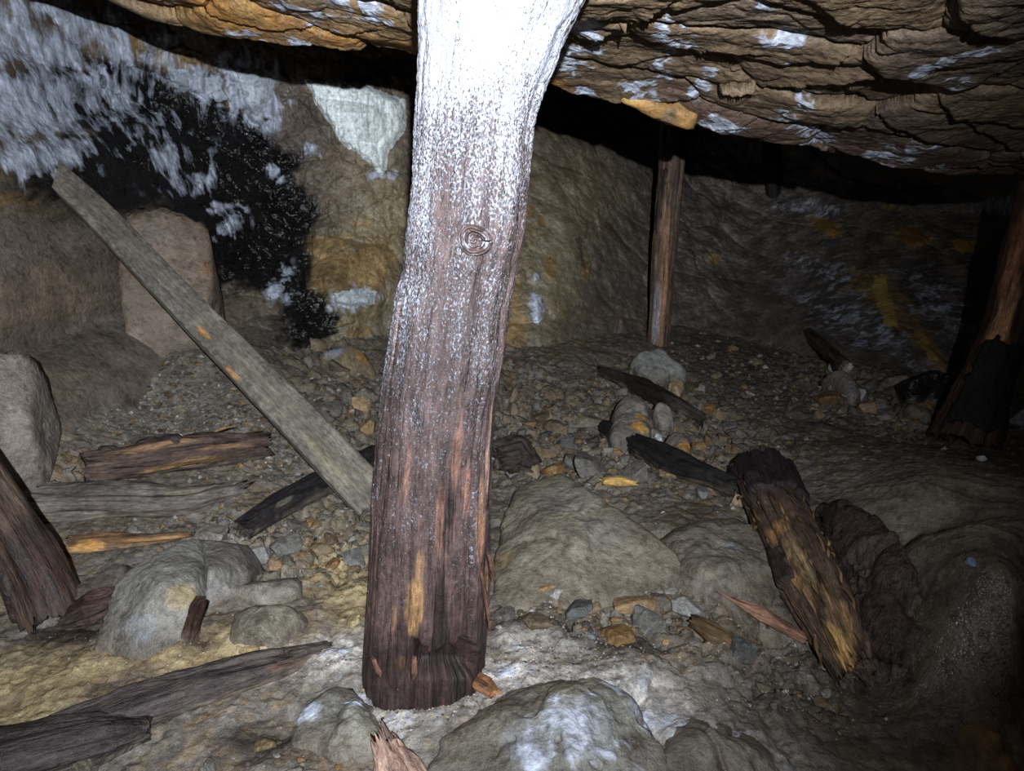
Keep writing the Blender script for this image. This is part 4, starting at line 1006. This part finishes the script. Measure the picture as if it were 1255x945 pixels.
hull_rock('boulder', [(385,440,.03),(396,422,.10),(430,416,.13),(440,430,.10),(462,452,.04),(420,458,.03)], 'angular brown boulder with a bluish top behind the left side of the central post', rgb(124,108,84), back=.12, sub=4, p=22, amp=.008, patches=[(410,428,14,rgb(136,140,160),.7),(448,435,12,rgb(158,120,66),.7)])
hull_rock('boulder', [(1110,508,.02),(1115,492,.06),(1140,488,.07),(1150,500,.04),(1140,512,.02)], 'orange-rimmed rock left of the right edge post foot', rgb(112,96,80), back=.08, sub=4, p=16, amp=.008, patches=[(1142,492,9,rgb(180,120,60),.9)])
hull_rock('boulder', [(1100,482,.03),(1115,458,.14),(1150,448,.18),(1180,452,.16),(1180,490,.04)], 'dark pile with shadow painted in, behind the foot of the right edge post', rgb(26,25,27), back=.15, sub=4, p=14, amp=.02, wet=.9, crust=[(1150,455,12,.4)])  # rock pile coloured near-black to carry the shadow lying there
hull_rock('boulder', [(1005,470,.03),(1015,455,.10),(1040,448,.12),(1062,470,.08),(1050,490,.03)], 'pale boulder beside the pale end of the thin pole', rgb(132,124,118), back=.1, sub=4, p=14, amp=.01)
hull_rock('boulder', [(1180,930,.0),(1212,900,.05),(1235,900,.06),(1262,960,.02),(1200,965,.0)], 'dim yellow stone in the bottom right corner', rgb(128,104,62), back=.08, sub=4, p=18, amp=.008)
# the orange slab of roof rock
hull_rock('roof_slab', [('d',752,122,2.40),('d',800,128,2.42),('d',845,146,2.44),('d',862,152,2.44),('d',858,164,2.48),('d',830,160,2.48),('d',790,142,2.46)], None, rgb(156,118,70), None, back=.12, drop=False, sub=4, p=20, amp=.010, parent=ceiling,
    patches=[(770,128,16,rgb(206,164,92),.8),(820,146,14,rgb(96,88,84),.6)])

# loose stones one can point to
def S(px, py, w_, h_, base, label, **k):
    base = np.asarray(base); return stone(px, py, w_, h_, .85*(base*.72 + base.mean()*.28), label, **k)
OC = rgb(180,134,72); WH = rgb(214,218,222)
S(806,538,13,18,WH,'small bright white stone on the black rotten beam')
S(826,478,24,26,rgb(176,146,92),'yellow stone beside the upper rotten beam below the slim post')
S(645,572,30,26,rgb(150,124,84),'tan stone on top of the rubble just above the largest boulder')
S(775,578,36,30,rgb(128,116,108),'pinkish grey stone in the rubble above the short yellow stick')
S(720,568,42,34,rgb(114,106,98),'round brown stone in the middle of the rubble behind the largest boulder')
S(877,574,18,16,rgb(150,126,92),'small tan stone lying against the end of the black rotten beam')
S(905,612,22,20,rgb(164,128,84),'tan stone touching the left side of the big rotten log')
S(862,604,18,13,rgb(138,136,134),'small light grey stone below the end of the black rotten beam')
S(822,578,28,16,rgb(150,122,78),'flat ochre stone under the middle of the black rotten beam')
S(706,716,24,32,rgb(104,100,92),'upright dark stone standing at the front of the largest boulder')
S(664,722,36,22,OC*.8,'ochre stone at the front left of the largest boulder')
S(620,708,28,18,rgb(112,110,108),'blue-grey oval stone at the right side of the central post foot')
S(682,728,16,16,rgb(186,176,164),'pale stone between the ochre stone and the upright dark stone')
S(776,738,52,24,rgb(160,124,76),'long ochre stone in front of the largest boulder')
S(840,748,46,26,rgb(164,160,152),'pale white-edged stone above the short brown offcut')
S(798,766,44,30,rgb(108,102,94),'dark grey layered stone below the long ochre stone')
S(910,795,32,36,rgb(94,92,88),'dark rounded stone under the pale red splinter')
S(710,745,34,18,rgb(84,82,78),'dark flat stone below the upright dark stone')
S(815,786,10,9,rgb(196,144,74),'tiny orange pebble in front of the dark layered stone')
S(256,655,44,32,rgb(134,122,108),'rounded tan stone sitting above the cracked boulder')
S(160,652,26,15,rgb(150,140,130),'small pale stone above the orange broken stick')
S(352,668,40,30,rgb(114,108,100),'grey stone in the rubble below the short black log')
S(318,676,30,26,rgb(124,118,112),'grey angular stone right of the rounded tan stone')
S(430,680,38,32,rgb(116,112,104),'large grey stone close to the left side of the central post')
S(338,694,24,14,rgb(160,120,78),'small orange stone in the rubble left of the central post')
S(443,497,26,18,rgb(172,132,78),'orange stone by the left edge of the central post')
S(450,520,18,30,rgb(150,116,66),'yellow brown stone above the plank beside the central post')
S(420,452,34,22,rgb(112,92,70),'brown stone below the angular brown boulder')
S(290,300,16,12,rgb(110,90,78),'x') if False else None
S(1022,452,16,14,rgb(158,152,148),'round pale stone left of the thin pole end')
S(1048,482,20,18,rgb(178,174,172),'white stone below the pale boulder near the wall')
S(1060,497,22,22,rgb(150,116,74),'tan stone in front of the pale boulder near the wall')
S(1228,515,14,16,rgb(186,190,200),'bluish white stone right of the right edge post')
S(1250,512,18,30,rgb(176,178,186),'tall white stone at the right edge of the picture')
S(1203,562,12,9,rgb(190,190,190),'white pebble on the ground below the right edge post')
S(1190,688,14,12,rgb(120,134,176),'small blue-grey pebble on the dark rock slope at the right')
S(100,932,60,34,rgb(104,98,78),'olive stone at the bottom edge below the thick log end')
S(160,940,44,22,rgb(112,104,92),'flat brown stone at the bottom edge right of the olive stone') if False else None
S(258,938,26,20,rgb(110,104,92),'small grey stone at the bottom edge left of the splintered stump')
S(432,760,24,14,rgb(178,152,96),'yellow stone in the dirt left of the central post foot')
S(305,797,24,12,rgb(176,146,86),'flat yellow stone above the long dark log')
S(782,426,16,16,rgb(170,164,150),'cream stone on the pale boulder under the slim post', sink=.0) if False else None

rg = np.random.default_rng(42)
PALR = [rgb(112,104,93), rgb(92,84,76), rgb(122,103,76), rgb(100,84,66), rgb(128,121,112), rgb(76,70,65), rgb(128,98,62), rgb(106,99,84), rgb(120,108,90), rgb(96,90,85)]
# footprints of everything already lying on the floor, so that scattered stones lie between and not inside
bpy.context.view_layer.update()
OCC = []; SOC = []
for o_ in COL.objects:
    if o_.type != 'MESH' or o_.name.split('.')[0] in ('floor', 'wall_left', 'wall_back', 'ceiling', 'flowstone_curtain', 'ochre_crust', 'roof_slab', 'rock_block'): continue
    co = np.empty(len(o_.data.vertices)*3); o_.data.vertices.foreach_get('co', co); co = co.reshape(-1, 3) + np.array(o_.matrix_world.translation)
    k_ = co[:, 2] - FZ(co[:, 0], co[:, 1]); co = co[(k_ > -.02) & (k_ < .15)]
    OCC.append(co[::max(1, len(co)//600), :2])
OCC = np.vstack(OCC)
CNAME = ['grey', 'dark grey', 'tan', 'brown', 'pale grey', 'blackish', 'ochre', 'olive grey', 'buff', 'slate grey']
def cluster(n, cx, cy, rx, ry, s0, s1, kind, place, group, dim=1.0):
    k = 0; tries = 0
    while k < n:
        u, v = rg.uniform(-1, 1, 2)
        if u*u+v*v > 1: continue
        px, py = cx+u*rx, cy+v*ry
        if px < -20 or px > 1275 or py > 955: continue
        s = s0 + (s1-s0)*rg.uniform()**2.0
        P_, d_ = fhit(px, py+.2*s); tries += 1
        if tries < n*30 and (np.hypot(OCC[:, 0]-P_[0], OCC[:, 1]-P_[1]) < s*.55*d_/F).any(): continue
        if tries < n*30 and SOC and min(math.hypot(q_[0]-P_[0], q_[1]-P_[1]) - q_[2] for q_ in SOC) < s*.5*d_/F*.8: continue
        SOC.append((P_[0], P_[1], s*.5*d_/F)); q = rg.integers(len(PALR))
        size = 'tiny' if s < 10 else 'small' if s < 15 else 'medium' if s < 21 else 'larger'
        side = ('far' if v < 0 else 'near') + ('' if abs(u) < .3 else ' left' if u < 0 else ' right')
        label = '%s %s %s on the %s side of %s' % (size, CNAME[q], kind, side, place)
        stone(px, py, s*rg.uniform(.9, 1.35), s*rg.uniform(.5, .9), PALR[q]*rg.uniform(.8, 1.05)*dim, label, group, rng=rg, sub=2 if s < 12 else 3, sink=.34)
        k += 1
cluster(52, 685, 550, 85, 45, 8, 36, 'stone', 'the rubble behind the boulder', 'rubble behind the largest boulder')
cluster(26, 830, 545, 80, 55, 7, 24, 'stone', 'the two rotten beams', 'stones around the rotten beams')
cluster(46, 745, 745, 140, 32, 8, 36, 'stone', 'the front rubble belt', 'rubble in front of the largest boulder')
cluster(40, 395, 665, 62, 42, 8, 40, 'stone', 'the rubble left of the post', 'rubble left of the central post')
cluster(30, 425, 490, 42, 62, 7, 26, 'stone', 'the bank above the plank', 'stones above the leaning plank')
cluster(20, 60, 560, 65, 20, 7, 16, 'stone', 'the left gravel strip', 'stones above the half-buried timber')
cluster(12, 290, 645, 50, 14, 8, 22, 'stone', 'the gap above the cracked boulder', 'stones by the cracked boulder')
cluster(34, 1070, 492, 85, 30, 8, 26, 'dim stone', 'the back wall pile', 'stones at the foot of the back wall')
cluster(18, 965, 830, 62, 45, 7, 22, 'stone', 'the dirt below the splinter', 'stones below the splinter')
cluster(16, 900, 470, 70, 50, 6, 16, 'stone', 'the floor past the slim post', 'stones right of the slim post')
cluster(14, 400, 925, 110, 25, 8, 26, 'stone', 'the bottom edge dirt', 'stones in the foreground')

# grit and small chips that nobody could count
def grit(name, n, regions, s0, s1, label, pal, seed):
    r = np.random.default_rng(seed); Vs = []; Fs = []; Cs = []
    O = np.array([[1,0,0],[-1,0,0],[0,1,0],[0,-1,0],[0,0,1],[0,0,-1.]]); T = np.array([[0,2,4],[2,1,4],[1,3,4],[3,0,4],[2,0,5],[1,2,5],[3,1,5],[0,3,5]])
    w_ = np.array([q[4] for q in regions], float); w_ /= w_.sum(); ch = r.choice(len(regions), n, p=w_)
    R = np.array([q[:4] for q in regions], float)[ch]
    # region centres and extents measured on the floor
    ctr = np.array([fhit(q[0], q[1])[0] for q in regions]); ex = np.array([[q[2]*fhit(q[0], q[1])[1]/F, max(.05, abs(fhit(q[0], q[1]-q[3])[0][1]-fhit(q[0], q[1]+q[3])[0][1])/2)] for q in regions])
    ang = r.uniform(0, 2*math.pi, n); rad = np.sqrt(r.uniform(0, 1, n))*(1+.3*r.normal(size=n))
    x = ctr[ch, 0] + ex[ch, 0]*rad*np.cos(ang); y = ctr[ch, 1] + ex[ch, 1]*rad*np.sin(ang)
    z = FZ(x, y); s = s0+(s1-s0)*r.uniform(0, 1, n)**3
    s = s*np.clip(y/2.0, .7, 2.0)
    V = O[None]*r.uniform(.55, 1.25, (n, 6, 1))*s[:, None, None]*np.stack([np.ones(n), r.uniform(.5, 1.2, n), r.uniform(.35, .8, n)], 1)[:, None, :]
    a = r.uniform(0, 2*math.pi, n); ca, sa = np.cos(a)[:, None], np.sin(a)[:, None]
    Vx = V[..., 0]*ca - V[..., 1]*sa; Vy = V[..., 0]*sa + V[..., 1]*ca; Vz = V[..., 2] + r.uniform(-.4, .4, (n, 1))*V[..., 0]
    V = np.stack([Vx+x[:, None], Vy+y[:, None], Vz+z[:, None]+.15*s[:, None]], -1).reshape(-1, 3)
    Fc = (T[None]+6*np.arange(n)[:, None, None]).reshape(-1, 3)
    pal = np.array(pal); c = np.repeat(pal[r.integers(0, len(pal), n)]*r.uniform(.7, 1.2, (n, 1)), 6, 0)
    o = mesh_obj(name, V, Fc, c, {'wet': np.full(len(V), .1), 'crust': np.zeros(len(V))}, M_STONE, smooth=False)
    return tag(o, label, 'gravel', None, 'stuff')
PG = PALR + [rgb(146,142,136), rgb(156,150,144), rgb(92,84,76)]
grit('gravel', 9000, [(200,500,190,60,3),(330,550,120,50,1.5),(420,500,50,80,1),(700,540,130,70,1.6),(850,540,110,70,1),(380,670,90,60,1.2),(740,740,170,40,1.4),(950,820,80,60,.7),(1060,490,120,40,.8),(250,640,120,40,.6),(900,460,120,60,.7)], .003, .013, 'fine grey and brown gravel strewn over the mine floor', PG, 5)
grit('wood_crumbs', 4200, [(640,815,110,28,2),(520,855,90,20,2),(700,800,120,20,1.2),(380,810,80,24,.8),(480,880,110,40,1),(700,775,110,12,.8),(900,830,60,50,.3),(200,790,140,40,.8)], .0015, .006, 'pale crumbs of wood and mineral grit around the foot of the central post', [rgb(168,158,146), rgb(150,136,120), rgb(130,112,92), rgb(156,134,98), rgb(104,82,68), rgb(180,172,164), rgb(84,64,56)], 6)
